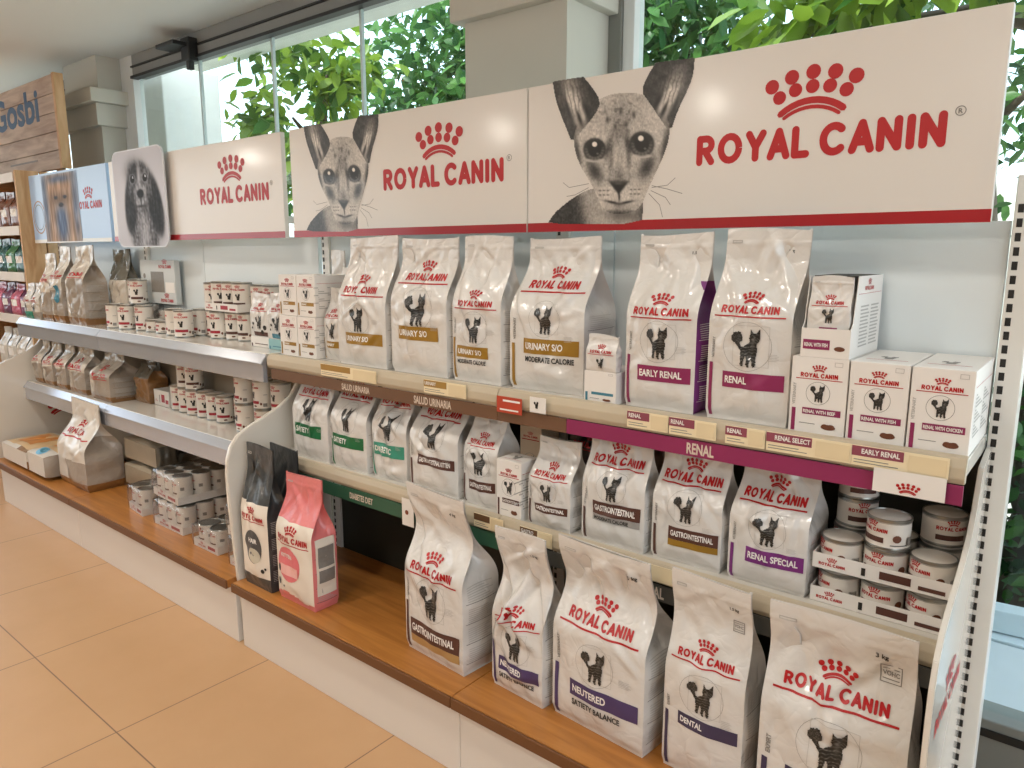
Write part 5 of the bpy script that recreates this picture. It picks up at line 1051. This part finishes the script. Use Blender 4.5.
tree('tree with large leaves close to the glass behind the right cat sign', (.3, 4.0, -.02), (.0, 3.9, 2.9), [((-1.2, 3.3, 2.2), (.4, .25, .35), 200), ((-.6, 3.2, 2.35), (.5, .25, .3), 220), ((.1, 3.3, 2.3), (.4, .3, .5), 220)], .19, lf1, 45)
tree('dense tree farther back behind the right cat sign', (-.9, 7.0, -.02), (-.9, 6.9, 3.2), [((-1.2, 6.8, 2.8), (.9, .5, .9), 700), ((-.1, 6.8, 2.8), (.8, .5, .9), 700)], .17, lf3, 65)
# ivy mound seen past the right upright
tree('ivy covered stump outside the right window', (-.2, 3.25, -.02), (-.2, 3.25, .9), [((-.24, 3.1, .38), (.2, .18, .3), 520), ((.05, 3.12, .4), (.22, .18, .3), 420), ((-.12, 3.15, .75), (.3, .2, .2), 360)], .085, lf3, 85, 'ivy_stump', 'plant')
tree('sunlit pale shrub outside the right window, above the ivy', (.5, 5.4, -.02), (.5, 5.4, 1.8), [((.35, 5.2, 1.5), (.4, .3, .35), 320), ((.4, 5.2, 2.1), (.4, .3, .4), 300)], .14, lf1, 95, 'garden_shrub', 'shrub')
g = thing('garden_rail', 'pale blue-white low rail outside the right window', 'railing', (0, 3.3, -.02)); y = 3.2
for (yc, zc, rz_) in ((2.72, .10, .10), (2.66, .02, -.02)):
    b = box('rail_board', (-1.3, -.035, 0), (1.3, .035, .075), M('rail_white', '#d5dfe6', .5), g, .004); b.location = (.0, yc-3.3, zc+.03); b.rotation_euler = (0, 0, rz_)
# garden wall closing the view behind the trees
strc(box('trim_7', (-12, 9.0, -.1), (8, 9.2, 2.0), outw, None, .01))

# ------------------------------------------------------------------ light
w = bpy.data.worlds.new('world'); SC.world = w; w.use_nodes = True; nt = w.node_tree; bg = nt.nodes['Background']
sky = nt.nodes.new('ShaderNodeTexSky'); sky.sky_type = 'NISHITA'; sky.sun_disc = False; sky.sun_elevation = math.radians(48); sky.sun_rotation = math.radians(150); sky.air_density = 1.2; sky.dust_density = 2.5; sky.ozone_density = 1
mxn = nt.nodes.new('ShaderNodeMix'); mxn.data_type = 'RGBA'; mxn.inputs[0].default_value = .55; mxn.inputs[7].default_value = (6.5, 7.2, 7.8, 1)
nt.links.new(sky.outputs[0], mxn.inputs[6]); nt.links.new(mxn.outputs[2], bg.inputs[0]); bg.inputs[1].default_value = .5
def lamp(name, kind, loc, energy, col, size=.3, rot=None, **kw):
    l = bpy.data.lights.new(name, kind); l.energy = energy; l.color = col
    if kind == 'AREA': l.shape = kw.get('shape', 'DISK'); l.size = size
    if kind == 'AREA' and 'size_y' in kw: l.size_y = kw['size_y']
    if kind == 'SPOT': l.spot_size = math.radians(kw.get('cone', 100)); l.spot_blend = .6; l.shadow_soft_size = size
    if kind == 'SUN': l.angle = math.radians(1)
    o = bpy.data.objects.new(name, l); COL.objects.link(o); o.location = loc
    if rot: o.rotation_euler = rot
    return o
s = lamp('sun', 'SUN', (0, 0, 8), 6, (1, .95, .86)); s.rotation_euler = (Vector((.35, .75, -1.0))).to_track_quat('-Z', 'Y').to_euler()
WARM = (1, .925, .83)
for k, (x, y_, e, kd) in enumerate(((-.5, .5, 30, 'SPOT'), (-1.9, .5, 30, 'SPOT'), (-3.3, .55, 40, 'SPOT'), (-4.9, .5, 34, 'SPOT'), (-.4, -2.0, 26, 'POINT'), (-2.3, -2.0, 26, 'POINT'), (-4.2, -2.0, 26, 'POINT'), (-7.4, -1.6, 26, 'POINT'), (-1.2, -.5, 40, 'SPOT'), (-3.2, -.5, 44, 'SPOT'))):
    l = lamp('ceiling_lamp', kd, (x, y_, ZC-.08 if kd == 'POINT' else ZC-.03), e, WARM, .06 if kd == 'POINT' else .09, None, cone=140)
    if kd == 'POINT': l.data.shadow_soft_size = .06
SC.view_settings.view_transform = 'Standard'; SC.view_settings.look = 'None'; SC.view_settings.gamma = 1; SC.view_settings.exposure = -.17; SC.view_settings.use_curve_mapping = False
